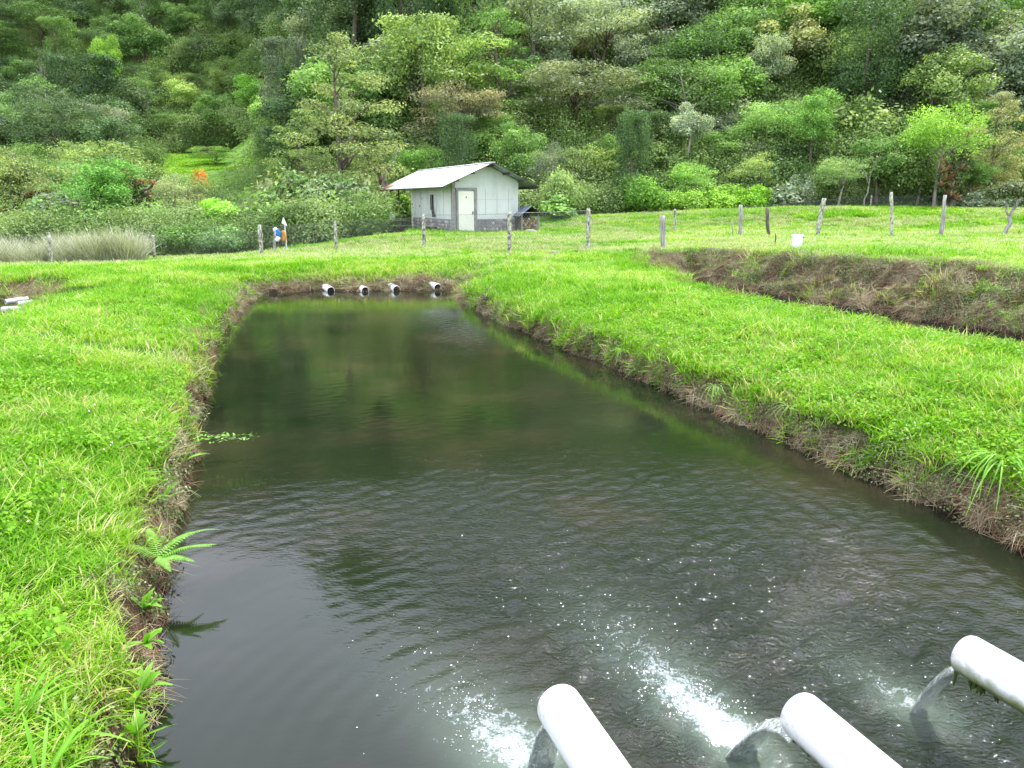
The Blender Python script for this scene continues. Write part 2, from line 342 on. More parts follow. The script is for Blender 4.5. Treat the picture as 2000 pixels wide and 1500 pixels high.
# ------------------------------------------------------------------ water
PIPES = [((.17, 2.44, .40), .085, (.10, 2.66), .95), ((1.04, 2.39, .40), .085, (.94, 2.74), 1.35), ((1.86, 2.76, .40), .085, (1.79, 2.99), .6)]
def water_mesh(name, P, step, seed, calm_fn, foam=False):
    lo = P.min(0) - .4; hi = P.max(0) + .4
    X, Y = np.meshgrid(np.arange(lo[0], hi[0], step), np.arange(lo[1], hi[1], step))
    d = sdf(P, X, Y); rg = np.random.default_rng(seed)
    amp = calm_fn(X, Y); Z = np.zeros(X.shape)
    wx = X + .35 * (fbm(X * 1.1, Y * 1.1, 90, 2) - .5); wy = Y + .35 * (fbm(X * 1.1, Y * 1.1, 95, 2) - .5)
    for i in range(42):
        lam = .060 * (1.034 ** i); th = rg.normal(math.pi / 2 + .25, .95); k = 2 * math.pi / lam
        Z += (lam ** .85) * .0034 * np.sin(k * (wx * math.cos(th) + wy * math.sin(th)) + rg.random() * 6.28) * (1 if lam > 2.6 * step else 0)
    Z *= amp
    fm = np.zeros(X.shape); ae = np.zeros(X.shape)
    if foam:
        for (c, r_, im, s_) in PIPES:
            r = np.hypot(X - im[0], Y - im[1])
            Z += .006 * s_ * np.sin((r + .03 * (vn(X * 6, Y * 6, 3) - .5)) * 2 * math.pi / .13) * np.exp(-r / .55) * sstep(0, .12, r)
            u = (X - im[0]) * ax[0] + (Y - im[1]) * ax[1]; v = (X - im[0]) * nx[0] + (Y - im[1]) * nx[1]
            ln = .80 * s_; wd = (.17 if c[0] < .5 else .11) + .12 * np.clip(u, 0, 1); v = v + (.30 * u + .05 if c[0] < .5 else .10 * u)
            f = .82 * np.exp(-(v / wd) ** 2) * np.exp(-np.clip(u - .05, 0, 9) / ln * 1.5) * sstep(-.14, .02, u) * np.clip(s_, .0, 1.2)
            fm = np.maximum(fm, f)
            ae = np.maximum(ae, .85 * np.exp(-((v / (wd * 1.3)) ** 2)) * np.exp(-np.clip(u, 0, 9) / ln * 2.0) * sstep(-.35, 0, u) * min(1, s_))
    keep = d < .30
    idx = -np.ones(X.shape, int); idx[keep] = np.arange(keep.sum())
    a, b, c_, dd = idx[:-1, :-1], idx[:-1, 1:], idx[1:, 1:], idx[1:, :-1]
    ok = (a >= 0) & (b >= 0) & (c_ >= 0) & (dd >= 0)
    F = np.stack([a[ok], b[ok], c_[ok], dd[ok]], 1)
    V = np.stack([X[keep], Y[keep], Z[keep]], 1)
    return mesh_np(name, V, F, True, {'foam': ('POINT', fm[keep]), 'aer': ('POINT', ae[keep]), 'chop': ('POINT', amp[keep])})

m, n, o = newmat('pond_water'); l = n.links
tcn = N(n, "ShaderNodeTexCoord"); af = N(n, "ShaderNodeAttribute", attribute_name="foam"); aa = N(n, "ShaderNodeAttribute", attribute_name="aer"); ac = N(n, "ShaderNodeAttribute", attribute_name="chop")
nb = N(n, "ShaderNodeTexNoise", Scale=.55, Detail=5.0, Roughness=.6); l.new(tcn.outputs['Object'], nb.inputs['Vector'])
deep = ramp(n, nb.outputs['Fac'], [(.32, (.004, .009, .003)), (.5, (.009, .012, .006)), (.66, (.021, .018, .010))])
x1 = N(n, "ShaderNodeMix", data_type='RGBA'); l.new(aa.outputs['Fac'], x1.inputs['Factor']); l.new(deep, x1.inputs['A']); x1.inputs['B'].default_value = (.13, .17, .13, 1)
nf = N(n, "ShaderNodeTexNoise", Scale=17.0, Detail=8.0, Roughness=.72, Distortion=.6); l.new(tcn.outputs['Object'], nf.inputs['Vector'])
vf = N(n, "ShaderNodeTexVoronoi", Scale=85.0); l.new(tcn.outputs['Object'], vf.inputs['Vector'])
fa = N(n, "ShaderNodeMath", operation='MULTIPLY_ADD'); l.new(nf.outputs['Fac'], fa.inputs[0]); fa.inputs[1].default_value = 1.9; l.new(af.outputs['Fac'], fa.inputs[2])
fb = N(n, "ShaderNodeMath", operation='MULTIPLY_ADD'); l.new(vf.outputs['Distance'], fb.inputs[0]); fb.inputs[1].default_value = -.35; l.new(fa.outputs[0], fb.inputs[2])
fmask = N(n, "ShaderNodeMapRange"); fmask.inputs['From Min'].default_value = 1.20; fmask.inputs['From Max'].default_value = 1.70; l.new(fb.outputs[0], fmask.inputs['Value'])
p = N(n, "ShaderNodeBsdfPrincipled"); p.inputs['Roughness'].default_value = .035; p.inputs['IOR'].default_value = 1.333; p.inputs['Specular IOR Level'].default_value = .6
l.new(x1.outputs['Result'], p.inputs['Base Color'])
mpn = N(n, "ShaderNodeMapping"); mpn.inputs['Scale'].default_value = (1, 1.6, 1); mpn.inputs['Rotation'].default_value = (0, 0, .25); l.new(tcn.outputs['Object'], mpn.inputs['Vector'])
nr = N(n, "ShaderNodeTexNoise", Scale=27.0, Detail=3.0, Roughness=.55, Distortion=.4); l.new(mpn.outputs[0], nr.inputs['Vector'])
ml = N(n, "ShaderNodeMath", operation='MULTIPLY'); l.new(nr.outputs['Fac'], ml.inputs[0]); l.new(ac.outputs['Fac'], ml.inputs[1])
bp = N(n, "ShaderNodeBump", Strength=1.0, Distance=.0060); l.new(ml.outputs[0], bp.inputs['Height']); l.new(bp.outputs[0], p.inputs['Normal'])
fd = N(n, "ShaderNodeBsdfDiffuse"); fd.inputs['Color'].default_value = (.40, .45, .47, 1)
ms = N(n, "ShaderNodeMixShader"); l.new(fmask.outputs[0], ms.inputs['Fac']); l.new(p.outputs[0], ms.inputs[1]); l.new(fd.outputs[0], ms.inputs[2]); l.new(ms.outputs[0], o.inputs['Surface'])
M['water'] = m
def calm_main(X, Y):
    r = np.hypot(X - .9, Y - 2.8)
    a = 1.75 * np.exp(-(r / 2.7) ** 2) + .26 * sstep(6.6, 3.9, Y) * sstep(-3.2, -1.2, X) + .085
    calmL = sstep(.45, -.55, X + .42 * (Y - 3.2)) * sstep(5.4, 4.6, Y - .25 * X)      # the mirror-smooth corner by the left bank
    calmR = sstep(2.35, 2.9, X) * sstep(4.2, 3.6, Y)
    a = a * (1 - .93 * calmL) * (1 - .8 * calmR) + .30 * np.exp(-((X + .6) / .8) ** 2 - ((Y - 15.6) / 1.5) ** 2)
    a = a * (.32 + .68 * sstep(-.15, -1.1, sdf(pond_main, X, Y)))
    a = a * (.25 + 1.5 * np.clip(fbm(X * .8, Y * .8, 33, 3) * 1.6 - .3, 0, 1))
    return a
tag(link("pond_water", water_mesh("pond_water", pond_main, .028, 3, calm_main, True), M['water']), "dark rippled water of the long fish pond in the middle", kind='structure')
tag(link("pond_water", water_mesh("pond_water_b", pond_right, .09, 4, lambda X, Y: .2 + 0 * X), M['water']), "dark water of the neighbouring pond beyond the grass dike", kind='structure')
tag(link("pond_water", water_mesh("pond_water_c", pond_left, .12, 5, lambda X, Y: .2 + 0 * X), M['water']), "dark water of the pond beyond the left bank", kind='structure')

# ------------------------------------------------------------------ hut (white gabled hut with long metal roof)
def brickwork(parent, name, mat, x0, x1, z0, z1, y, depth, sz, seed, side=None):
    """irregular facing stones, each its own object, proud of the mortar"""
    rg = random.Random(seed); meshes = []
    for q in range(4):
        b = MB(); a = []
        k = 8
        for t in range(k):
            an = 2 * math.pi * t / k; rr = .5 * rg.uniform(.85, 1.08); a.append((rr * math.cos(an), rr * math.sin(an)))
        V = [(x, 0, z) for x, z in a] + [(x * .82, -1, z * .82) for x, z in a]
        T = [(k, k + i, k + (i + 1)) for i in range(1, k - 1)]
        Q = [(i, (i + 1) % k, k + (i + 1) % k, k + i) for i in range(k)]
        meshes.append(b.add(V, Q, T).mesh('stone')); meshes[-1].materials.append(mat)
    z = z0
    while z + sz * .4 < z1:
        h = min(sz * rg.uniform(.75, 1.1), z1 - z); x = x0
        while x < x1 - .04:
            w_ = min(sz * rg.uniform(.9, 1.8), x1 - x)
            o_ = bpy.data.objects.new('stone', rg.choice(meshes)); C.objects.link(o_); o_.parent = parent
            if side is None: o_.location = (x + w_ / 2, y, z + h / 2); o_.scale = (w_ * .98, depth * rg.uniform(.6, 1.2), h * .98)
            else: o_.location = (y, x + w_ / 2, z + h / 2); o_.rotation_euler = (0, 0, -math.pi / 2); o_.scale = (w_ * .98, depth * rg.uniform(.6, 1.2), h * .98)
            x += w_
        z += h
HX, HY, HA, HW, HL = -2.805, 36.8, .453, 3.457, 5.813; HO, HE, HG = .84, .785, .709
M['wallpaint'] = noisy('pale_wall_paint', [(.3, (.42, .45, .41)), (.5, (.54, .57, .52)), (.75, (.60, .62, .57))], scale=1.2, rough=.8, bump=.2, scale3=(1, 1, .4), bscale=40)
M['doorpaint'] = noisy('cream_door_paint', [(.3, (.66, .66, .54)), (.7, (.76, .76, .64))], scale=2, rough=.6)
M['concrete'] = noisy('grey_concrete', [(.3, (.17, .16, .15)), (.7, (.30, .29, .27))], scale=6, bump=.4)
M['stone'] = leafmat('facing_stone', [(0, (.21, .20, .19)), (.5, (.38, .36, .34)), (1, (.56, .52, .47))], trans=0.0, rough=.9, randamt=1.6)
M['dark'] = noisy('dark_opening', [(.4, (.006, .006, .006)), (.7, (.015, .015, .014))], scale=5)  # near-black colour standing in for the unlit inside of window and shelter
m, n, o = newmat('zinc_roof_white'); l = n.links
tcn = N(n, "ShaderNodeTexCoord"); sp = N(n, "ShaderNodeSeparateXYZ"); l.new(tcn.outputs['Object'], sp.inputs[0])
ns = N(n, "ShaderNodeTexNoise", Scale=1.1, Detail=5.0, Roughness=.6); l.new(tcn.outputs['Object'], ns.inputs['Vector'])
mr = N(n, "ShaderNodeMapRange"); mr.inputs['From Min'].default_value = 7.4; mr.inputs['From Max'].default_value = 8.6; l.new(sp.outputs['Y'], mr.inputs['Value'])
mz = N(n, "ShaderNodeMapRange"); mz.inputs['From Min'].default_value = 2.75; mz.inputs['From Max'].default_value = 2.35; l.new(sp.outputs['Z'], mz.inputs['Value'])
mm = N(n, "ShaderNodeMath", operation='MULTIPLY'); l.new(mr.outputs[0], mm.inputs[0]); l.new(mz.outputs[0], mm.inputs[1])
m3 = N(n, "ShaderNodeMath", operation='MULTIPLY_ADD'); l.new(mm.outputs[0], m3.inputs[0]); m3.inputs[1].default_value = .42; l.new(ns.outputs['Fac'], m3.inputs[2])
col = ramp(n, m3.outputs[0], [(.62, (.80, .81, .82)), (.80, (.52, .24, .20)), (.95, (.30, .10, .08))])
p = N(n, "ShaderNodeBsdfPrincipled"); p.inputs['Roughness'].default_value = .5; p.inputs['Metallic'].default_value = .0; l.new(col, p.inputs['Base Color']); l.new(p.outputs[0], o.inputs['Surface'])
M['zinc'] = m  # lit copy of the roof metal: sun glare put into a near-white base
M['zincgrey'] = noisy('grey_zinc', [(.3, (.20, .22, .25)), (.7, (.36, .38, .42))], scale=3, rough=.6, metallic=.0)  # darker copy of the same roof metal, underside shade put into its colour
hut = tag(empty("hut", (HX, HY, HG), HA), "small pale hut with white metal gable roof, stone base and closed cream door", "hut")
WH = 2.49; RH = 3.245                                   # wall height at the eave, apex of the gable wall
b = MB()
t_ = .14
b.add([(0, 0, -.3), (HW, 0, -.3), (HW, 0, WH), (HW / 2, 0, RH), (0, 0, WH), (0, t_, -.3), (HW, t_, -.3), (HW, t_, WH), (HW / 2, t_, RH), (0, t_, WH)],
      [(0, 1, 2, 4), (5, 9, 7, 6), (0, 5, 6, 1), (1, 6, 7, 2), (0, 4, 9, 5)], [(4, 2, 3), (9, 8, 7), (2, 7, 8), (2, 8, 3), (4, 3, 8), (4, 8, 9)])
b.box((HW - t_ / 2, HL / 2 + .07, WH / 2 - .15), (t_, HL - .14, WH + .3)); b.box((HW / 2, HL - t_ / 2, WH / 2 - .15), (HW - 2 * t_, t_, WH + .3))
wy0, wy1, wz0, wz1 = 2.55, 3.05, 1.12, 1.86           # narrow window in the long wall
b.box((t_ / 2, (t_ + wy0) / 2, WH / 2 - .15), (t_, wy0 - t_, WH + .3)); b.box((t_ / 2, (wy1 + HL) / 2, WH / 2 - .15), (t_, HL - wy1, WH + .3))
b.box((t_ / 2, (wy0 + wy1) / 2, wz0 / 2 - .15), (t_ - .004, wy1 - wy0, wz0 + .3)); b.box((t_ / 2, (wy0 + wy1) / 2, (wz1 + WH) / 2), (t_ - .004, wy1 - wy0, WH - wz1))
b.build("wall", M['wallpaint'], hut)
bd = MB()
for x in (.62, 1.25, 1.86, 2.48, 3.08): bd.box((x + .45, -.006, 1.5), (.014, .012, 1.25))
for y in (1.2, 2.2, 3.4, 4.5, 5.4): bd.box((-.006, y, 1.45), (.012, .03, 1.3))
bd.box((HW * .66, -.006, 1.62), (1.9, .010, .012))
bd.build("panel_joint", noisy('joint_grey', [(.3, (.34, .36, .33)), (.7, (.44, .46, .43))], scale=6), hut)["kind"] = "stuff"
pm = MB(); pm.box((1.15 + (HW - 1.15) / 2, -.02, .20), (HW - 1.15, .04, 1.0)); pm.box((-.02, HL / 2, .20), (.04, HL, 1.0)); pm.build("plinth", M['concrete'], hut)
brickwork(hut, 'stone', M['stone'], 1.16, HW, .0, .70, -.04, .035, .155, 3)
brickwork(hut, 'stone', M['stone'], .02, HL, .0, .70, -.04, .035, .17, 4, side=1)
cl_ = MB(); cl_.box((.02, -.0, WH / 2 - .1), (.16, .16, WH + .15)); cl_.build("corner_post", M['concrete'], hut)
cl_ = MB(); cl_.box((-.03, HL - .05, WH / 2 - .1), (.12, .16, WH + .15)); cl_.build("corner_post", M['doorpaint'], hut)
fr = MB(); fr.box((.21, -.03, 1.02), (.10, .12, 2.1)); fr.box((1.15, -.03, 1.02), (.14, .12, 2.1)); fr.box((.68, -.03, 2.11), (1.08, .13, .10)); fr.build("door_frame", M['concrete'], hut)
dr = MB(); dr.box((.67, -.035, .99), (.80, .05, 2.0)).box((.67, -.064, 1.5), (.60, .008, .80)).box((.67, -.064, .5), (.60, .008, .80)); door = dr.build("door", M['doorpaint'], hut)
hd = MB().box((1.0, -.085, 1.0), (.05, .05, .12)); hd.build("handle", M['wire'], door)
sg = MB().box((.67, -.072, 1.72), (.06, .006, .09)); sg.build("notice", noisy('red_notice', [(.4, (.45, .10, .05)), (.7, (.6, .2, .1))], scale=9), door)
wn = MB(); wn.box((.10, (wy0 + wy1) / 2, (wz0 + wz1) / 2), (.02, wy1 - wy0, wz1 - wz0)); win = wn.build("window", M['dark'], hut)
wf = MB(); 
for z in (wz0, wz1): wf.box((.005, (wy0 + wy1) / 2, z), (.05, wy1 - wy0 + .06, .04))
for y in (wy0, wy1): wf.box((.005, y, (wz0 + wz1) / 2), (.05, .035, wz1 - wz0 - .04))
wf.build("frame", M['postgrey'], win)
def corr(x0, z0, x1, z1, y0, y1, pitch, ampl, thick=.012):
    n_ = int((y1 - y0) / pitch * 6); ys = np.linspace(y0, y1, n_ + 1); off = ampl * np.cos((ys - y0) / pitch * 2 * np.pi)
    sl = np.array([x1 - x0, z1 - z0]); sl = sl / np.linalg.norm(sl); nn = np.array([-sl[1], sl[0]]); nn = nn if nn[1] > 0 else -nn
    V = []
    for tt in (0, -thick):
        for (x, z) in ((x0, z0), (x1, z1)):
            V += [(x + nn[0] * (f + tt), y, z + nn[1] * (f + tt)) for y, f in zip(ys, off)]
    k = n_ + 1; Q = []
    for i in range(n_): Q += [(i, i + 1, k + i + 1, k + i), (2 * k + i, 3 * k + i, 3 * k + i + 1, 2 * k + i + 1), (i, 2 * k + i, 2 * k + i + 1, i + 1), (k + i, k + i + 1, 3 * k + i + 1, 3 * k + i)]
    return V, Q
EZ, RZ, LR = 2.19, 3.288, 9.572
roof = MB().add(*corr(-HE, EZ, HW / 2, RZ, -HO, LR, .20, .016)).build("roof", M['zinc'], hut, smooth=True); roof['label'] = "white sunlit roof slope with rusty patch at its far end"
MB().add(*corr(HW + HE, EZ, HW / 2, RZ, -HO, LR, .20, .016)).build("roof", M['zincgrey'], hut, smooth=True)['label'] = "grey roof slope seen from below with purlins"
MB().beam((HW / 2, -HO - .02, RZ + .02), (HW / 2, LR, RZ + .02), .22, .03).build("ridge_cap", M['zinc'], hut)
for fx in (.04, .36, .68, .96):
    for sgn in (-1, 1):
        x = HW / 2 + sgn * (HW / 2 + HE) * fx; z = RZ - (RZ - EZ) * fx - .075
        if fx < .1 and sgn < 0: continue
        MB().beam((x, -HO + .06, z), (x, LR - .1, z), .06, .09).build("purlin", M['bark'], hut)
for y in (-.02, 7.6, 9.2):
    for sgn in (-1, 1):
        if y > 7: MB().beam((HW / 2, y, RZ - .17), (HW / 2 + sgn * (HW / 2 + HE * .9), y, RZ - .17 - (RZ - EZ) * .95), .06, .10).build("rafter", M['bark'], hut)
MB().tube([(HW - .1, 9.2, -.3), (HW - .1, 9.2, 2.25)], .06, 6).build("roof_post", M['bark'], hut)
MB().tube([(.3, 9.2, -.6), (.3, 9.2, 2.25)], .05, 6).build("roof_post", M['bark'], hut)
# things at the hut wall
def local(hx, hy, hz_=0.0):
    c_, s_ = math.cos(HA), math.sin(HA); return (HX + hx * c_ - hy * s_, HY + hx * s_ + hy * c_, HG + hz_)
b = MB().tube([(0, 0, 1.30), (-.02, -.05, 1.15), (-.03, -.18, .96), (-.03, -.22, .80)], [.03, .05, .07, .09], 6, noise=.15).build("cloth_bag", noisy('dark_grey_cloth', [(.4, (.05, .045, .045)), (.7, (.12, .11, .11))], scale=8))
b.location = local(-.09, 2.55, -.02); b.rotation_euler = (0, 0, HA); tag(b, "dark rag bag hanging below the narrow window of the hut", "bag")
bn = tag(empty("bench", local(-.5, 1.6, -.05), HA + 1.57), "low plank bench along the stone base of the hut", "bench")
MB().box((0, 0, .40), (1.3, .26, .05)).build("seat", M['palebark'], bn)
for x in (-.5, .5): MB().box((x, 0, .18), (.08, .2, .38)).build("leg", M['bark'], bn)
s_ = MB().tube([(-.16, 0, .02), (-.08, 0, .14), (.05, 0, .2), (.16, 0, .05)], [.06, .13, .12, .05], 7, noise=.1, seed=3).build("rock", M['palebark'], loc=local(2.2, -.5, -.02)); tag(s_, "pale rock in the grass in front of the hut's stone base", "rock")

# wood store beside the hut
SX, SY = xat(1034, 37.6, .7), 37.6
ws = tag(empty("wood_shed", (SX, SY, hz(SX, SY) - .02), .30), "small dark gabled firewood shelter standing against the right side of the hut", "shed")
for x in (-.42, .42):
    for y in (-.1, 1.2): MB().box((x, y, .42), (.07, .07, .95)).build("post", M['concrete'], ws)
for sgn in (-1, 1):
    MB().beam((sgn * .32, .5, .0), (sgn * .32, .5, .0001), .01, .01)
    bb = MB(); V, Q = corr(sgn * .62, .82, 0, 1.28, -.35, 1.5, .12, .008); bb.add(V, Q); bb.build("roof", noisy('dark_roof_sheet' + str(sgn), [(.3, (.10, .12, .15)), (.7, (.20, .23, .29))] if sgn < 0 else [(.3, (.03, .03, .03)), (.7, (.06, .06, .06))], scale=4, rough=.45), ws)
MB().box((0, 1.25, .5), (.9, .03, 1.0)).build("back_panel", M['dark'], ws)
for x in (-.47,): MB().box((x, .55, .45), (.03, 1.3, .8)).build("side_panel", M['bark'], ws)
logmesh = []
for q in range(4):
    logmesh.append(MB().tube([(0, 0, 0), (0, .5, .01), (0, 1.0, 0)], [.052, .055, .05], 7, noise=.12, seed=q).mesh('log'))
    logmesh[-1].materials.append(noisy('split_log' + str(q), [(.3, [(.32, .20, .06), (.16, .12, .08), (.42, .36, .26), (.10, .07, .05)][q]), (.7, [(.45, .30, .10), (.26, .2, .13), (.60, .54, .42), (.2, .15, .1)][q])], scale=6))
ll = rnd
ORD = ['first', 'second', 'third', 'fourth', 'fifth', 'sixth', 'seventh']
for r_ in range(7):
    for c__ in range(7):
        g_ = bpy.data.objects.new("log", logmesh[ll.randrange(4)]); C.objects.link(g_)
        off = .055 if r_ % 2 else 0
        g_.location = (SX + (-.36 + c__ * .115 + off * .8) * math.cos(.3) + .05 * math.sin(.3) - 0, SY + (-.36 + c__ * .115) * math.sin(.3) + ll.uniform(-.04, .06), ws.location.z + .10 + r_ * .098)
        g_.rotation_euler = (0, ll.uniform(0, 3), .3)
        tag(g_, f"firewood log, {ORD[r_]} row up, {ORD[c__]} from the left, in the shelter beside the hut", "log", "firewood stack in the shelter by the hut")
s_ = MB().tube([(-.38, 0, .06), (-.15, 0, .1), (.1, 0, .12), (.38, 0, .06)], [.05, .09, .10, .05], 7, noise=.15, seed=5).build("sack", noisy('white_sack', [(.4, (.55, .5, .48)), (.7, (.75, .72, .7))], scale=5), loc=(SX + .05, SY - .25, ws.location.z)); tag(s_, "white sack lying before the firewood shelter", "sack")

# picnic table and bucket
TX, TY = xat(773, 41, .7), 41.0; tzz = hz(TX, TY)
tb = tag(empty("picnic_table", (TX, TY, tzz), .35), "weathered grey plank table with bench standing in the grass under the hut eave", "table")
for i in range(3): MB().box((0, -.22 + i * .2, .62), (1.05, .185, .035)).build("plank", M['palebark'], tb)
MB().box((.18, -.62, .36), (1.0, .22, .035)).build("bench_seat", M['palebark'], tb)
for x in (-.35, .0, .38): MB().tube([(x, .0, 0), (x, 0, .6)], .035, 6).build("leg", M['bark'], tb)
for x in (-.2, .5): MB().tube([(x, -.62, 0), (x, -.62, .35)], .03, 6).build("leg", M['bark'], tb)
def bucket(loc, h, r, label, stripe=False, open_=False):
    B = tag(empty("bucket", loc, .4), label, "bucket")
    prof = [(.0, .0), (r * .86, .0), (r * .90, h * .3), (r * .97, h * .78), (r * 1.0, h * .80), (r * 1.05, h * .80), (r * 1.05, h * .84), (r, h * .845), (r * 1.0, h)]
    n_ = 28; V = []; Q = []
    for rr, z in prof: V += [(rr * math.cos(2 * math.pi * i / n_), rr * math.sin(2 * math.pi * i / n_), z) for i in range(n_)]
    for k in range(len(prof) - 1):
        for i in range(n_): j = (i + 1) % n_; Q.append((k * n_ + i, k * n_ + j, (k + 1) * n_ + j, (k + 1) * n_ + i))
    MB().add(V, Q).build("body", M['pail'], B, smooth=False)
    lp = [(r * 1.07, h * .90), (r * 1.09, h * .91), (r * 1.09, h * 1.0), (r * 1.0, h * 1.025), (r * .95, h * 1.0), (.0, h * 1.0)]; V = []; Q = []
    for rr, z in lp: V += [(rr * math.cos(2 * math.pi * i / n_), rr * math.sin(2 * math.pi * i / n_), z) for i in range(n_)]
    for k in range(len(lp) - 1):
        for i in range(n_): j = (i + 1) % n_; Q.append((k * n_ + i, k * n_ + j, (k + 1) * n_ + j, (k + 1) * n_ + i))
    MB().add(V, Q).build("lid", M['pail'], B)
    MB().tube([(r * 1.06 * math.cos(a), r * 1.06 * math.sin(a) - .0, h * .83 - .10 * math.sin((a + .4) / 2.6 * math.pi) * 1) for a in np.linspace(-.4 - 1.3, 2.2 - 1.3, 10)], .004, 5).build("handle", M['wire'], B)
    MB().box((r * .5, -r * .98, h * .82), (.025, .03, .03)).build("handle_lug", M['black'], B)
    if stripe: MB().box((.0, -r * .93, h * .35), (r * .6, .02, h * .3)).build("label_print", noisy('blue_print', [(.4, (.15, .35, .6)), (.6, (.5, .6, .7))], scale=12), B)
    return B
M['pail'] = noisy('white_plastic', [(.3, (.76, .77, .78)), (.7, (.82, .83, .83))], scale=3, rough=.4)
bk = onground(1556, 487); bz = bk[2] + .04; print('bucket', bk)
bucket((bk[0], bk[1], bz + .0), .37, .155, "white plastic bucket with lid standing in the grass above the brown bank")
bucket((TX - .12, TY - .08, tzz + .64), .37, .15, "small white bucket with blue print on the plank table", stripe=True)

# ------------------------------------------------------------------ pipes
def pipe_mesh(a, b, r, wall=.008, n=36, sag=0):
    """hollow pipe along local +X with an open rim at x=0"""
    Ld = np.linalg.norm(np.array(b) - np.array(a)); an = np.arange(n) / n * 2 * np.pi; V = []; Q = []
    rings = [(Ld, r), (0.012, r), (0, r - .003), (0, r - wall), (.45, r - wall), (.45, .001)]
    for x, rr in rings: V += [(x, rr * math.cos(t), rr * math.sin(t)) for t in an]
    for k in range(len(rings) - 1):
        for i in range(n): j = (i + 1) % n; Q.append((k * n + i, (k + 1) * n + i, (k + 1) * n + j, k * n + j))
    return V, Q
def pipe(a, b, r, mat, label, tilt=0.0, parts=True, group=None):
    a = np.array(a, float); b = np.array(b, float); d = b - a
    B = tag(empty("pipe", tuple(a)), label, "pipe", group)
    B.rotation_euler = (0, -math.atan2(d[2], math.hypot(d[0], d[1])), math.atan2(d[1], d[0]))
    V, Q = pipe_mesh(a, b, r, n=40 if parts else 20)
    o_ = MB().add(V, Q).build("pipe_body", mat, B, smooth=True)
    bx_ = .30 if parts else .05
    MB().add([(bx_, (r * .93) * math.cos(t), (r * .93) * math.sin(t)) for t in np.arange(24) / 24 * 2 * np.pi] + [(bx_, 0, 0)], None, [(i, (i + 1) % 24, 24) for i in range(24)]).build("dark_bore", M['black'], B)  # black disc painted to stand for the shade inside the pipe mouth
    return B
D3 = np.array([ax[0], ax[1], 0])
plabel = ["thick white plastic inlet pipe nearest the middle of the pond", "white inlet pipe between the other two, pouring the strongest jet", "white inlet pipe with green algae and moss hanging from its mouth"]
PB = []
for i, (c_, r_, im, s__) in enumerate(PIPES):
    a = np.array(c_); PB.append(pipe(a, a - D3 * 2.6 + np.array([0, 0, .10]), r_, M['pvc'] if i == 2 else M['pvc_clean'], plabel[i], group=None))
# moss rags under the mouth of the third pipe, algae lip on the others
mo = MB(); rg = random.Random(3)
for q in range(26):
    x = rg.uniform(.0, .16) ** 1.0; a = rg.uniform(-2.3, -.9); y = .086 * math.cos(a); z = .086 * math.sin(a)
    ln = rg.uniform(.015, .055) * (1.3 if x < .05 else .7)
    mo.tube([(x, y, z + .008), (x + rg.uniform(-.004, .004), y, z - ln * .5), (x + rg.uniform(-.01, .01), y, z - ln)], [.007, .006, .002], 5, seed=q, noise=.2)
mo.build("hanging_moss", noisy('dark_green_moss', [(.35, (.012, .022, .005)), (.7, (.06, .10, .01))], scale=60, rough=.6), PB[2])['kind'] = 'stuff'
for i in (0, 1):
    mo = MB()
    for q in range(10):
        x = rg.uniform(.0, .12); a = rg.uniform(-2.3, -1.3); y = .0855 * math.cos(a); z = .0855 * math.sin(a)
        mo.tube([(x, y, z + .004), (x + .01, y, z - .004), (x + .03, y, z + .003)], [.004, .005, .002], 5, seed=q, noise=.2)
    mo.build("algae_rim", bpy.data.materials['dark_green_moss'], PB[i])
# falling jets
m, n, o = newmat('falling_water'); l = n.links
tcn = N(n, "ShaderNodeTexCoord"); mpn = N(n, "ShaderNodeMapping"); mpn.inputs['Scale'].default_value = (34, 34, 7); l.new(tcn.outputs['Object'], mpn.inputs['Vector'])
ns = N(n, "ShaderNodeTexNoise", Scale=1.0, Detail=5.0, Distortion=1.2); l.new(mpn.outputs[0], ns.inputs['Vector'])
tp = N(n, "ShaderNodeBsdfTransparent"); tp.inputs['Color'].default_value = (.86, .90, .87, 1); gl = N(n, "ShaderNodeBsdfGlossy"); gl.inputs['Roughness'].default_value = .06
bp = N(n, "ShaderNodeBump", Strength=1.0, Distance=.02); l.new(ns.outputs['Fac'], bp.inputs['Height']); l.new(bp.outputs[0], gl.inputs['Normal'])
fr_ = N(n, "ShaderNodeFresnel", IOR=1.6); l.new(bp.outputs[0], fr_.inputs['Normal']); p = N(n, "ShaderNodeMixShader"); l.new(fr_.outputs[0], p.inputs['Fac']); l.new(tp.outputs[0], p.inputs[1]); l.new(gl.outputs[0], p.inputs[2])
fd = N(n, "ShaderNodeBsdfDiffuse"); fd.inputs['Color'].default_value = (.75, .8, .78, 1)
mr = N(n, "ShaderNodeMapRange"); mr.inputs['From Min'].default_value = .50; mr.inputs['From Max'].default_value = .78; mr.inputs['To Max'].default_value = .75; mr.inputs['To Min'].default_value = .12; l.new(ns.outputs['Fac'], mr.inputs['Value'])
ms = N(n, "ShaderNodeMixShader"); l.new(mr.outputs[0], ms.inputs['Fac']); l.new(p.outputs[0], ms.inputs[1]); l.new(fd.outputs[0], ms.inputs[2]); l.new(ms.outputs[0], o.inputs['Surface'])
jl = ["clear water sheet falling from the pipe nearest the middle of the pond", "broad glassy water jet falling from the second pipe into white foam", "thin clear water stream falling from the mossy pipe"]
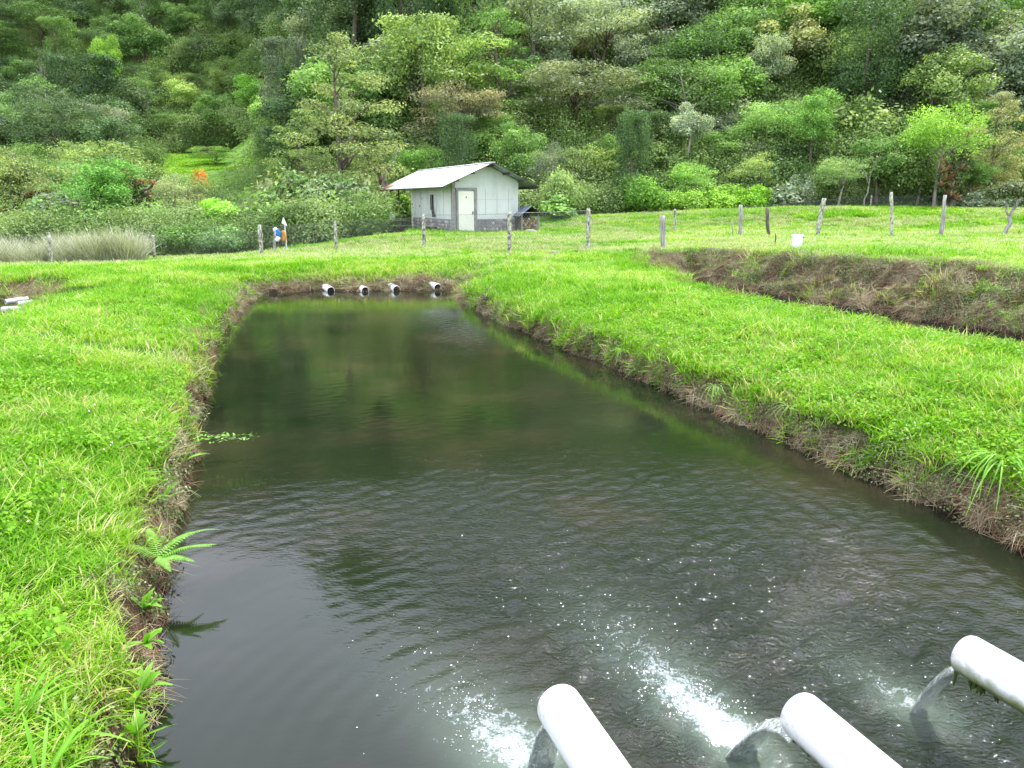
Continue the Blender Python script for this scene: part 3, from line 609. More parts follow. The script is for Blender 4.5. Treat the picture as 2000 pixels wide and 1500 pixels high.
for i, (c_, r_, im, s__) in enumerate(PIPES):
    T = math.sqrt(2 * (c_[2] - .05) / 9.81); vx = math.hypot(im[0] - c_[0], im[1] - c_[1]) / T
    wd = [.062, .075, .05][i]; K = 18; nn_ = 20; V = []; Q = []
    for k in range(K + 1):
        t = k / K * T * 1.06; ce = np.array(c_) + D3 * (vx * t - .05) + np.array([0, 0, -.052 - 4.905 * t * t])
        nxv = np.array([nx[0], nx[1], 0]); tv = D3 * vx + np.array([0, 0, -9.81 * t]); tv = tv / np.linalg.norm(tv); up_ = np.cross(nxv, tv)
        w1 = wd * (1 - .25 * k / K + .25 * (k / K) ** 3); h1 = .020 * (1 - .2 * k / K)
        for j in range(nn_):
            a = 2 * math.pi * j / nn_; x = w1 * math.cos(a); y = h1 * math.sin(a) - .35 * (x * x) / wd * .8 * (1 - .5 * k / K)
            x *= 1 + .10 * (float(vn(np.array([j * 1.3]), np.array([k * .35]), i)[0]) - .5); y += .010 * (float(vn(np.array([j * 1.1]), np.array([k * .3]), i + 9)[0]) - .5) * k / K
            V.append(ce + nxv * x + up_ * y)
    for k in range(K):
        for j in range(nn_): jj = (j + 1) % nn_; Q.append((k * nn_ + j, k * nn_ + jj, (k + 1) * nn_ + jj, (k + 1) * nn_ + j))
    tag(MB().add(V, Q).build("water_jet", m, smooth=True), jl[i], "water jet", kind="stuff")
# pipes in the far bank
fl = ["white outlet pipe leftmost of the four in the far pond bank", "white outlet pipe second from the left in the far bank, beside a broken plank", "white outlet pipe third from the left in the far bank, with a wider collar", "white outlet pipe under the brown overhang at the far right corner of the pond"]
for (px_, py_), lb, zc in zip([(641, 565), (707, 565), (768, 563), (839, 556)], fl, (.035, .035, .05, .10)):
    a2 = unp(px_, py_, zc); a = np.array([a2[0], a2[1], zc]); dd = np.array([-.55, 1.0, .05]); dd /= np.linalg.norm(dd)
    B = pipe(a - dd * (.55 if 'overhang' in lb else .26), a + dd * 1.3, .10, M['pvc_clean'], lb, parts=False)
    if 'third' in lb: MB().tube([(.30, 0, 0), (.36, 0, 0), (.55, 0, .01)], [.118, .125, .105], 14, noise=.03).build("collar", M['pvc_clean'], B)
a = unp(682, 556, .14); tag(MB().box((0, 0, 0), (.45, .12, .025), Matrix.Rotation(.25, 3, 'Y')).build("broken_plank", M['postgrey'], loc=(a[0], a[1], .14)), "broken plank leaning by the left pair of far outlet pipes", "plank")
for px_, py_, lb, an, ln_ in ((38, 592, "white pipe half hidden by grass in the left pond's far bank", .35, .45), (12, 588, "worn white pipe stub beneath the left pond's brown bank", .9, .4), (6, 603, "pale worn pipe lying lowest in the left pond at the frame edge", .1, .5)):
    a = unp(px_, py_, .12); dd = np.array([math.cos(an), math.sin(an), 0]); pipe(np.array([a[0], a[1], .10]) - dd * .02, np.array([a[0], a[1], .12]) + dd * ln_ * .8, .06, M['pvc_old'], lb, parts=False)

# ------------------------------------------------------------------ fence and posts
def post_part(name, parent, base, top, r, mat, seed, n=9):
    base = np.array(base, float); top = np.array(top, float); ks = np.linspace(0, 1, 9); rg = np.random.default_rng(seed)
    P = base + (top - base) * ks[:, None]; P[1:-1, :2] += rg.normal(size=(7, 2)) * r * .16
    rr = r * (1 + .10 * rg.normal(size=9)); rr[-1] *= .85
    return MB().tube(P, rr, n, noise=.07, seed=seed).build(name, mat, parent, smooth=True)
FP = [(-60, 29.5, 1.15), (98, 28.5, 1.22), (300, 32, 1.05), (510, 30.5, 1.25), (655, 30.5, 1.2), (828, 28, 1.28), (995, 23.8, 1.30), (1150, 25.5, 1.32), (1318, 37, 1.05)]
fence = tag(empty("wire_fence", (0, 0, 0)), "long chain-link fence on rough lichen-spotted posts running behind the ponds", "fence")
pts = []
for i, (px_, Y_, h_) in enumerate(FP):
    z_ = hz(xat(px_, Y_, .4), Y_); X_ = xat(px_, Y_, z_ + .6); z_ = hz(X_, Y_); lean = rnd.uniform(-.03, .03)
    post_part("post", fence, (X_, Y_, z_ - .3), (X_ + lean, Y_, z_ + h_), .062 if px_ != 510 else .075, M['post'], 40 + i)
    # barbed wire wound round the post
    P = [(X_ + .078 * math.cos(t * 6.28 * 7), Y_ + .078 * math.sin(t * 6.28 * 7), z_ + .1 + (h_ - .15) * t) for t in np.linspace(0, 1, 60)]
    MB().tube(P, .006, 4).build("wound_wire", M['wire'], fence)
    pts.append((X_, Y_, z_, h_))
xe = xat(1700, 47.5, 2.0); pts.append((xe, 47.5, hz(xe, 47.5), .9)); xe = xat(2150, 46, 2.0); pts.append((xe, 46, hz(xe, 46), .9))
for k in (9, 10): post_part("post", fence, (pts[k][0], pts[k][1], pts[k][2] - .3), (pts[k][0], pts[k][1], pts[k][2] + .9), .05, M['post'], 70 + k)
for i in range(len(pts) - 1):
    a = pts[i]; b_ = pts[i + 1]; Ld = math.hypot(b_[0] - a[0], b_[1] - a[1]); px0 = project(a[0], a[1], a[2])[0]
    wm = MB(); hh = min(a[3], b_[3]) - .08; stp = .11 if i > 0 else .15; nseg = int(Ld / stp)
    V = []; Q = []
    def P3(u, v):
        x = a[0] + (b_[0] - a[0]) * u; y = a[1] + (b_[1] - a[1]) * u; zz = a[2] + (b_[2] - a[2]) * u; return (x, y, zz + .04 + v * hh)
    nv = int(hh / stp); wr = .0035
    for dirn in (1, -1):
        for k in range(-nv, nseg + nv):
            u0, v0, u1, v1 = k, 0 if dirn > 0 else nv, k + nv, nv if dirn > 0 else 0
            if u0 < 0: f = -u0; u0 = 0; v0 += f * dirn
            if u1 > nseg: f = u1 - nseg; u1 = nseg; v1 -= f * dirn
            if u1 <= u0: continue
            A = P3(u0 / nseg, v0 / nv); B_ = P3(u1 / nseg, v1 / nv); c0 = len(V)
            V += [(A[0], A[1], A[2] - wr), (A[0], A[1], A[2] + wr * 1.4), (B_[0], B_[1], B_[2] + wr * 1.4), (B_[0], B_[1], B_[2] - wr)]; Q.append((c0, c0 + 3, c0 + 2, c0 + 1))
    wm.add(V, Q)
    for v in (0, 1.0): wm.tube([P3(0, v), P3(.5, v - .01), P3(1, v)], .005, 4)
    w_ = wm.build("mesh_panel", M['wire'], fence); w_['kind'] = 'stuff'
def single_post(px0, py0, px1, py1, Y_, r, mat, label, seed, name="fence_post", cat="post", cap=False):
    zb = zat(py0, Y_); X0 = xat(px0, Y_, zb); g_ = hz(X0, Y_); zt = zat(py1, Y_); X1 = xat(px1, Y_, zt)
    o_ = post_part(name, None, (0, 0, min(g_, zb) - .25 - g_), (X1 - X0, 0, zt - g_), r, mat, seed); o_.location = (X0, Y_, g_); tag(o_, label, cat); return o_
single_post(1296, 486, 1294, 421, 24.5, .085, M['postgrey'], "thick short grey wooden post nearest the ponds, left of the white bucket", 1)
single_post(1446, 463, 1447, 400, 33, .085, M['postgrey'], "straight grey post with pale flat top, left of the dark leaning one", 2)
single_post(1503, 461, 1498, 405, 33, .07, M['bark'], "dark slim post leaning slightly left above the white bucket", 3)
single_post(1595, 459, 1610, 387, 33, .10, M['post'], "thick lichen-spotted post leaning strongly right behind the bucket", 4)
single_post(1744, 458, 1741, 375, 31, .065, M['post'], "slender pale post with rounded white head in the open pasture", 5)
single_post(1840, 459, 1846, 381, 31, .075, M['postgrey'], "whitish post in the pasture in front of the orange bromeliads", 6)
single_post(1435, 463, 1429, 434, 32, .022, M['palebark'], "short thin pale stake beside the straight grey post", 7, "stake", "stake")
single_post(1515, 474, 1515, 456, 25, .02, M['bark'], "short dark stick in the grass left of the white bucket", 8, "stake", "stake")
# gate place with two poles and things hung on it
def hang(name, px_, py_, Y_, sz, mat, label, cat, seed, flat=.5):
    z0 = zat(py_, Y_); X_ = xat(px_, Y_, z0); rg = np.random.default_rng(seed)
    ks = np.linspace(0, 1, 7); P = np.stack([rg.normal(size=7) * .01, rg.normal(size=7) * .01, -ks * sz[1]], 1); rr = sz[0] * np.array([.35, .8, 1, .95, 1.0, .85, .3])
    b = MB().tube(P, rr, 10, noise=.10, seed=seed); o_ = b.build(name, mat, smooth=True, loc=(X_, Y_, z0)); o_.scale = (1, flat, 1); tag(o_, label, cat); return o_
def plain(nm, c1, c2=None): return noisy(nm, [(.4, c1), (.65, c2 or tuple(x * 1.3 for x in c1))], scale=6, rough=.8)
GY_ = 31.5
single_post(533, 487, 538, 446, GY_ + .2, .055, M['postgrey'], "grey wooden post leaning right behind the hung clothes", 9)
wp = single_post(559, 482, 556, 434, GY_, .03, plain('white_pole', (.6, .6, .58)), "thin white pole with a pale tilted cap beside the hung orange jacket", 10, "pole", "pole")
zc = zat(434, GY_); cx_ = xat(555, GY_, zc)
cp = MB().add([(-.10, 0, .02), (.0, 0, .02), (.10, 0, -.10), (-.02, 0, .24), (-.10, .05, .02), (.0, .09, .0), (.10, .06, -.10), (-.02, .04, .24), (-.04, -.07, .0)], [(0, 1, 5, 4), (1, 2, 6, 5), (2, 3, 7, 6), (3, 0, 4, 7)], [(0, 3, 8), (3, 2, 8), (2, 0, 8), (4, 5, 7), (5, 6, 7)]).build("plastic_hood", plain('white_plastic_sheet', (.72, .75, .74)), None, loc=(cx_, GY_ - .02, zc - .05)); tag(cp, "white pointed plastic cap stuck on the thin white pole", "cap")
hang("cap", 537.5, 444, GY_ - .1, (.10, .22), plain('pink_white_cloth', (.62, .52, .60)), "pinkish white sun hat hung highest on the leaning post", "hat", 1)
hang("shirt", 539.5, 451, GY_ - .13, (.075, .26), plain('pink_cloth', (.62, .38, .52)), "pink cloth hanging left of the blue jacket", "shirt", 2)
hang("jacket", 543.5, 448, GY_ - .22, (.115, .32), plain('blue_cloth', (.01, .17, .42)), "bright blue jacket hung on the fence between pink and orange cloth", "jacket", 3)
hang("cloth_bag", 542, 462, GY_ - .24, (.10, .20), plain('white_cloth', (.75, .75, .75)), "white cloth bag hung directly under the blue jacket", "bag", 4)
hang("jacket", 553, 450, GY_ - .15, (.105, .46), plain('orange_cloth', (.50, .20, .02)), "orange-yellow jacket hanging beside the thin white pole", "jacket", 5)
tr_ = tag(empty("trousers", (xat(543, GY_ - .15, .7), GY_ - .15, zat(463, GY_))), "dark trousers with legs spread, hung below the blue jacket", "trousers")
for sgn, nm in ((-1, .07), (1, .17)): MB().tube([(sgn * .02 + .01, 0, 0), (sgn * .06 + .01, 0, -.15), (nm * sgn, 0, -.36)], [.05, .045, .028], 8, noise=.08).build("trouser_leg", plain('dark_cloth' + str(sgn), (.02, .018, .03)), tr_)
MB().tube([(-.05, 0, .02), (0, 0, .0), (.06, 0, .02)], [.03, .045, .03], 7).build("waist", plain('dark_waist', (.02, .018, .03)), tr_)
s_ = MB().tube([(-.22, 0, 0), (-.1, 0, .05), (.08, 0, .06), (.22, 0, 0)], [.04, .09, .09, .04], 8, noise=.1, seed=8).build("stone", M['palebark']); a = xat(675, 29.5, .5); s_.location = (a, 29.5, hz(a, 29.5) + .03); tag(s_, "pale stone in the grass right of the fence post on the left mound", "stone")
s_ = MB().tube([(-.14, 0, 0), (-.05, 0, .04), (.06, 0, .05), (.14, 0, 0)], [.03, .06, .06, .03], 8, noise=.1, seed=9).build("stone", M['palebark']); a = xat(1083, 23.6, .6); s_.location = (a, 23.6, hz(a, 23.6) + .03); tag(s_, "small white stone in the dull grass between two fence posts before the hut", "stone")

# ------------------------------------------------------------------ vegetation prototypes
def leaves(P, Nn, size, aspect, rg, tint, fold=.25, droop=0.0):
    """kite-shaped leaves at P facing Nn"""
    n_ = len(P); Nn = Nn / (np.linalg.norm(Nn, axis=1)[:, None] + 1e-9)
    d = rg.normal(size=(n_, 3)); d[:, 2] -= droop; d -= (d * Nn).sum(1)[:, None] * Nn; d /= np.linalg.norm(d, axis=1)[:, None] + 1e-9
    s_ = np.cross(Nn, d); L_ = size[:, None]; W_ = L_ * aspect
    V = np.stack([P - d * L_ * .5, P + s_ * W_ * .5 - Nn * L_ * fold * .3, P + d * L_ * .5 - Nn * L_ * fold * .4, P - s_ * W_ * .5 - Nn * L_ * fold * .3], 1).reshape(-1, 3)
    return V, np.arange(n_ * 4).reshape(-1, 4), tint
def clump_leaves(cl, n, lsize, aspect, seed, updir=.5, jit=.6, droop=0.0, topbias=.25, wisp=.12):
    """cl: rows cx,cy,cz,rx,ry,rz"""
    rg = np.random.default_rng(seed); cl = np.asarray(cl, float)
    wt = (cl[:, 3] * cl[:, 4] + cl[:, 5] * cl[:, 3]); wt /= wt.sum(); k = rg.choice(len(cl), n, p=wt)
    u = rg.normal(size=(n, 3)); u[:, 2] += topbias; u /= np.linalg.norm(u, axis=1)[:, None]
    r = 1 - .45 * rg.random(n) ** 1.6 + wisp * np.abs(rg.normal(size=n)) ** 1.5
    # lumpy outline inside every clump
    r *= 1 + .22 * np.sin(u[:, 0] * 5 + k * 1.7) * np.sin(u[:, 1] * 5 + k * 2.3) 
    P = cl[k, :3] + u * cl[k, 3:6] * r[:, None]
    Nn = u / cl[k, 3:6] * cl[k, 3:4] * .8 + rg.normal(size=(n, 3)) * jit + np.array([0, 0, updir])
    sz = lsize * (.6 + .8 * rg.random(n)); ti = np.clip(.5 + .19 * rg.normal(size=n) + .15 * rg.normal(size=len(cl))[k], 0, 1)
    return leaves(P, Nn, sz, aspect, rg, ti, droop=droop)
def leafmesh(name, parts, mat):
    V = []; F = []; T = []; k = 0
    for v, f, t in parts: V.append(v); F.append(f + k); T.append(t); k += len(v)
    me_ = mesh_np(name, np.concatenate(V), np.concatenate(F), False, {'tint': ('FACE', np.concatenate(T))}); me_.materials.append(mat); return me_
def limb(mb, a, b, r0, r1, rg, sag=.15, n=5, k=5):
    a = np.array(a, float); b = np.array(b, float); Ld = np.linalg.norm(b - a); t = np.linspace(0, 1, k)[:, None]
    P = a + (b - a) * t; P[1:-1] += rg.normal(size=(k - 2, 3)) * Ld * .05; P[:, 2] += (np.sin(t[:, 0] * math.pi) * Ld * sag)
    mb.tube(P, np.linspace(r0, r1, k), n, noise=.05, seed=int(rg.integers(1e6)))
def wood(H, cl, seed, r=.16, lean=.3, nl=14, split=.3, mat=None, base=0.0):
    rg = np.random.default_rng(seed); mb = MB(); cl = np.asarray(cl); top = cl[:, 2].max() * .86
    K = 8; t = np.linspace(0, 1, K); P = np.stack([lean * np.sin(t * 2.2 + seed), lean * np.cos(t * 1.7 + seed) - lean * math.cos(seed), -.6 + t * (top + .6)], 1); P[:, 0] -= lean * math.sin(seed)
    rr = r * (1.25 - t * 1.05); rr[0] *= 1.5; mb.tube(P, rr, 8, noise=.08, seed=seed)
    sel = rg.permutation(len(cl))[:nl]
    for i in sel:
        c = cl[i, :3]; zt = np.clip(c[2] - (.5 + .35 * math.hypot(c[0], c[1])), split * top, top * .97); f = (zt + .6) / (top + .6)
        a = np.array([np.interp(f, t, P[:, 0]), np.interp(f, t, P[:, 1]), zt]); limb(mb, a, c - np.array([0, 0, cl[i, 5] * .2]), r * .42 * (1.1 - f * .6), r * .06, rg)
    me_ = mb.mesh("trunk", True); me_.materials.append(mat or M['bark']); return me_
def ell(n, R3, c, rr, rg, fl=.75, low=-.35):
    out = []
    while len(out) < n:
        u = rg.normal(size=3); u /= np.linalg.norm(u)
        if u[2] < low: continue
        q = rg.random() ** .45; s_ = rr[0] + (rr[1] - rr[0]) * rg.random()
        out.append((c[0] + u[0] * R3[0] * q, c[1] + u[1] * R3[1] * q, c[2] + u[2] * R3[2] * q, s_, s_, s_ * fl))
    return np.array(out)

PROTO = {}
GAIN = 1.95
def proto(kind, crown, trunk, H, R_): PROTO.setdefault(kind, []).append((crown, trunk, H, R_))
LM = M['leaf']
for sd in (1, 2, 3):
    rg = np.random.default_rng(100 + sd); cl = ell(46, (2.9, 2.9, 2.9), (0, 0, 5.3), (.45, 1.0), rg, .65, -.6)
    proto('round', leafmesh('crown', [clump_leaves(cl, 12000, .21, .5, sd, wisp=.2)], LM), wood(8, cl, sd, .17, .35), 8.6, 3.4)
for sd in (4, 5):
    rg = np.random.default_rng(100 + sd); cl = []
    for i in range(40):
        a = rg.random() * 6.28; q = math.sqrt(rg.random()) * 4.0; lay = rg.integers(3)
        z = 6.6 - .10 * q * q * .9 - lay * .75 + rg.normal() * .15; s_ = rg.uniform(.75, 1.3); cl.append((q * math.cos(a), q * math.sin(a), z, s_ * 1.15, s_ * 1.15, s_ * .26))
    cl = np.array(cl); proto('umbrella', leafmesh('crown', [clump_leaves(cl, 9500, .20, .45, sd, updir=1.3, jit=.4)], LM), wood(7, cl, sd, .17, .6, 22, .35), 7.2, 4.8)
for sd in (6, 7):
    rg = np.random.default_rng(100 + sd); cl = []
    for lv in range(15):
        f = lv / 14; z = 2.4 + f * 10.6; Rr = 3.3 * (math.sin((f * .80 + .20) * math.pi) ** .7) + .35
        for j in range(int(3 + 4 * (1 - f))):
            a = rg.random() * 6.28; q = Rr * rg.uniform(.45, 1.05); s_ = rg.uniform(.85, 1.35) * (1 - .25 * f); cl.append((q * math.cos(a), q * math.sin(a), z + rg.normal() * .25, s_, s_, s_ * .42))
    cl = np.array(cl); proto('tiered', leafmesh('crown', [clump_leaves(cl, 17000, .21, .5, sd, updir=.9, jit=.45, droop=.5)], LM), wood(13, cl, sd, .26, .35, 40, .12), 13.4, 3.9)
for sd in (8, 9):
    rg = np.random.default_rng(100 + sd); cl = []
    for lv in range(17):
        f = lv / 16; z = .8 + f * 8.6; Rr = 2.6 * (1 - f) ** .8 + .15
        for j in range(int(4 + 5 * (1 - f))):
            a = rg.random() * 6.28; q = Rr * rg.uniform(.5, 1.0); s_ = .35 + .5 * (1 - f); cl.append((q * math.cos(a), q * math.sin(a), z - q * .12, s_ * 1.1, s_ * 1.1, s_ * .30))
    cl = np.array(cl); proto('conifer', leafmesh('crown', [clump_leaves(cl, 10500, .26, .22, sd, updir=.6, jit=.5, droop=.6)], LM), wood(9, cl, sd, .17, .1, 30, .05), 9.8, 2.8)
for sd in (10, 11, 12):
    rg = np.random.default_rng(100 + sd); cl = []
    for i in range(46):
        a = rg.random() * 6.28; z = rg.uniform(.9, 10.2); Rr = 2.3 * (math.sin(min(1, (z / 11.0)) * 2.6) ** .5) * rg.uniform(.35, 1); s_ = rg.uniform(.45, .8)
        cl.append((Rr * math.cos(a), Rr * math.sin(a), z, s_, s_, s_ * rg.uniform(1.3, 2.6)))
    for i in range(8): a = rg.random() * 6.28; cl.append((1.6 * math.cos(a), 1.6 * math.sin(a), 10.4, .9, .9, .5))
    cl = np.array(cl); proto('draped', leafmesh('crown', [clump_leaves(cl, 11500, .22, .45, sd, updir=.1, jit=.5, droop=1.6, topbias=0)], LM), wood(10, cl, sd, .22, .4, 10, .5), 11.4, 2.8)
for sd in (13, 14):
    rg = np.random.default_rng(100 + sd); cl = ell(34, (2.8, 2.8, 2.5), (0, 0, 4.7), (.45, .95), rg, .45, -.5)
    proto('feather', leafmesh('crown', [clump_leaves(cl, 8500, .17, .42, sd, updir=.8, jit=.8, wisp=.4)], LM), wood(7, cl, sd, .12, .5, 26, .18, M['palebark']), 7.4, 3.4)
for sd in (15, 16, 17):
    rg = np.random.default_rng(100 + sd); cl = ell(17, (1.5, 1.5, 1.1), (0, 0, .95), (.4, .75), rg, .8, -.2)
    proto('shrub', leafmesh('crown', [clump_leaves(cl, 5200, .17, .5, sd, wisp=.2)], LM), wood(2, cl, sd, .05, .1, 12, .1), 2.5, 2.0)
for sd in (18, 19):
    rg = np.random.default_rng(100 + sd); cl = ell(15, (1.3, 1.3, 1.4), (0, 0, 1.5), (.4, .8), rg, .8, -.5)
    proto('bigleaf', leafmesh('crown', [clump_leaves(cl, 1500, .36, .7, sd, updir=.6, wisp=.2)], LM), wood(3, cl, sd, .05, .15, 12, .1), 3.4, 2.0)
for sd in (20, 21):
    rg = np.random.default_rng(100 + sd); cl = ell(28, (2.8, 2.8, 2.6), (0, 0, 5.2), (.6, 1.1), rg, .7, -.5)
    proto('silver', leafmesh('crown', [clump_leaves(cl, 8500, .25, .5, sd, updir=.5, jit=.7)], LM), wood(8, cl, sd, .17, .4, 16, .3, M['palebark']), 8.2, 3.5)

def rosette(mb_parts, c, r, rg, n_=26):
    P = []; Nn = []
    a = rg.random(n_) * 6.28; el = rg.uniform(.1, 1.2, n_); d = np.stack([np.cos(a) * np.cos(el), np.sin(a) * np.cos(el), np.sin(el)], 1)
    V = []; s_ = np.stack([-np.sin(a), np.cos(a), 0 * a], 1) * r * .10
    base = np.array(c)[None] + 0 * d; mid = base + d * r * .55 + np.array([0, 0, .05 * r]); tip = base + d * r - np.array([0, 0, .18 * r]) * np.cos(el)[:, None]
    V = np.stack([base, mid + s_, tip, mid - s_], 1).reshape(-1, 3); mb_parts.append((V, np.arange(n_ * 4).reshape(-1, 4), np.clip(.5 + .25 * rg.normal(size=n_), 0, 1)))

KN = {}
def add_tree(kind, var, X_, Y_, H, wide, col, label, cat="tree", group=None, rot=None, sink=.15, name=None, z=None):
    crown, trunk, ph, pr = PROTO[kind][var % len(PROTO[kind])]
    s_ = H / ph; g_ = hz(X_, Y_) if z is None else z
    nm = name or {'round': 'broadleaf_tree', 'umbrella': 'umbrella_tree', 'tiered': 'tiered_tree', 'conifer': 'conifer', 'draped': 'vine_draped_tree', 'feather': 'slender_tree', 'shrub': 'shrub', 'bigleaf': 'broadleaf_shrub', 'silver': 'silvery_tree'}[kind]
    e = empty(nm, (X_, Y_, g_ - sink), rnd.uniform(0, 6.28) if rot is None else rot); sw = s_ * wide; e.scale = (sw, sw, s_)
    tag(e, label, cat, group)
    a = bpy.data.objects.new("crown", crown); C.objects.link(a); a.parent = e; a.color = (*[min(.6, c_ * GAIN) for c_ in col], 1)
    b_ = bpy.data.objects.new("trunk", trunk); C.objects.link(b_); b_.parent = e
    return e
USED = []     # hero footprints: (X, Y, r)
def hero(kind, var, px_, Y_, pytop, wpx, col, label, cat="tree", pybase=None, name=None, rot=None, group=None):
    X_ = xat(px_, Y_, 2.5); g_ = hz(X_, Y_); zb = g_ if pybase is None else zat(pybase, Y_)
    zt = zat(pytop, Y_); X_ = xat(px_, Y_, (zt + zb) / 2); g_ = hz(X_, Y_); zb = g_ if pybase is None else min(zat(pybase, Y_), g_ + 3)
    H = zt - zb; dd = Y_ * ct - ((zt + zb) / 2 - CZ) * st; W_ = wpx / FPX * dd; _, _, ph, pr = PROTO[kind][var % len(PROTO[kind])]
    wide = (W_ / 2) / (pr * H / ph)
    USED.append((X_, Y_, W_ * .27)); return add_tree(kind, var, X_, Y_, H, wide, col, label, cat, group, z=zb, name=name, rot=rot)
G1 = (.075, .130, .040); G2 = (.100, .170, .050); G3 = (.120, .215, .050); DK = (.034, .062, .026); DK2 = (.050, .084, .036); OL = (.130, .145, .072); GR = (.100, .125, .080); SV = (.165, .195, .140); LIME = (.120, .205, .035); RED = (.20, .15, .085); GOLD = (.112, .140, .060); YG = (.140, .190, .065)
hero('tiered', 0, 672, 46, 62, 215, GOLD, "tall tree with tiered golden-green foliage left of the hut, bare dark trunk at its foot")
hero('tiered', 1, 590, 50, 205, 150, YG, "yellowish tree with fine tiers leaning against the left side of the tall golden tree")
hero('umbrella', 0, 897, 54, 132, 215, (.135, .128, .078), "flat-topped umbrella tree with reddish foliage above the hut roof")
hero('umbrella', 1, 1140, 58, 98, 300, (.125, .142, .088), "widest grey-brown umbrella tree right of the hut, in layered flat sheets", pybase=330)
hero('umbrella', 0, 1205, 70, 40, 190, (.14, .19, .07), "pale green umbrella tree high on the slope beside the orange-flowered tree", pybase=180)
hero('feather', 1, 1105, 68, 30, 90, (.17, .15, .055), "small tree with orange blossom above the widest umbrella tree", pybase=180)
hero('draped', 0, 1698, 57, -20, 170, DK, "huge dark tree hung with vines like a curtain, standing right of centre on the slope", pybase=270)
hero('draped', 1, 1240, 50, 205, 90, DK2, "dark vine-covered column right of the hut and below the widest umbrella tree", pybase=395)
hero('draped', 2, 893, 49, 210, 85, DK2, "dark vine-covered column directly above the hut's white roof", pybase=400)
hero('draped', 1, 850, 66, -30, 95, DK2, "tall dark green tree with hanging creepers at the top centre edge", pybase=180)
hero('silver', 0, 1965, 56, 55, 220, SV, "silvery grey-green tree filling the upper right corner", pybase=290)
hero('tiered', 1, 1945, 47, 172, 115, (.165, .165, .078), "olive-brown tree in rounded tiers under the silvery tree at the right edge")
hero('feather', 0, 1840, 46.8, 178, 175, LIME, "light lime-green feathery tree standing over the orange bromeliads", pybase=395)
hero('feather', 1, 1800, 49, 215, 130, G3, "green feathery tree just right of the curtain of vines", pybase=395)
hero('conifer', 0, 163, 98, 190, 110, (.045, .080, .024), "dark broad conifer standing alone before the left slope", pybase=312)
hero('conifer', 1, 588, 42, 335, 150, (.065, .110, .035), "drooping dark green conifer behind the fence, left of the tall golden tree", pybase=480)
hero('round', 0, 205, 42, 300, 165, (.075, .165, .035), "large rounded dense green bush-like tree at the left beyond the reeds", pybase=480)
hero('feather', 0, 25, 45, 262, 190, (.13, .165, .06), "mossy tree with yellowish open crown at the left frame edge")
hero('round', 1, 712, 72, -18, 185, (.085, .115, .060), "big grey-green domed tree at the top, behind the tall golden tree", pybase=150)
hero('round', 2, 203, 118, 50, 62, LIME, "small bright lime tree standing out on the dark upper left slope", pybase=110)
hero('umbrella', 1, 414, 92, 276, 100, (.13, .20, .06), "thin flat-crowned tree on the small sloping meadow", pybase=335)
hero('shrub', 0, 396, 66, 322, 40, (.30, .115, .02), "small round rust-orange bush below the meadow", "bush")
hero('bigleaf', 0, 775, 46, 372, 95, (.14, .25, .045), "broad-leaved bright shrub under the far eave of the hut behind the picnic table", "shrub")
hero('shrub', 1, 1102, 46, 318, 115, (.16, .215, .08), "pale green dense shrub just right of the hut's roof", "shrub")
hero('bigleaf', 1, 1085, 43.5, 375, 90, (.13, .22, .06), "leafy shrub behind the firewood shelter", "shrub")
for i, (px_, top_, w__, col_, lb) in enumerate([(1262, 335, 110, (.10, .19, .03), "leftmost of the lime shrubs along the pasture's far edge"), (1338, 362, 110, LIME, "lime shrub second from left along the pasture's far edge"), (1408, 345, 120, LIME, "tallest lime shrub in the middle of the row at the pasture's far edge"), (1482, 352, 110, (.115, .225, .018), "brightest lime shrub at the right end of the row at the pasture's far edge")]):
    hero('shrub', i, px_, 47.5, top_, w__, col_, lb, "shrub", group="lime shrubs along the pasture edge")
hero('bigleaf', 0, 1530, 48, 352, 90, SV, "grey-green leafy shrub right of the brightest lime shrub", "shrub")
hero('round', 0, 430, 40, 380, 95, (.13, .26, .03), "bright green rounded tree left of the drooping conifer", pybase=460)
hero('feather', 1, 330, 46, 330, 130, (.13, .16, .085), "greyish twiggy bush-like tree right of the twisted dark tree", pybase=470)
hero('shrub', 2, 350, 37, 425, 120, (.11, .19, .05), "low green shrub behind the fence post left of the gate", "shrub", pybase=490)
hero('shrub', 0, 450, 36, 430, 120, (.09, .15, .06), "dull green shrub just left of the hung clothes", "shrub", pybase=488)
hero('shrub', 1, 1925, 45.5, 365, 120, SV, "silver-leaved shrub at the right end behind the pasture", "shrub")
hero('round', 1, 1900, 46.5, 300, 90, G2, "low green tree beneath the olive-brown tiered tree", pybase=395)
hero('silver', 1, 1340, 52, 195, 120, SV, "pale silvery tree above the lime shrubs, right of the vine-covered column", pybase=330)
hero('silver', 0, 1500, 60, 60, 110, (.13, .16, .10), "greyish silver tree on the slope left of the curtain of vines", pybase=230)
hero('round', 2, 1395, 66, 20, 120, GR, "grey-green round tree with dark forked limbs showing, upper slope", pybase=170)
hero('round', 0, 1590, 51, 165, 110, G3, "bright green round tree at the left foot of the curtain of vines", pybase=330)
hero('round', 1, 1720, 48.5, 245, 130, G2, "broad green tree at the foot of the curtain of vines", pybase=395)
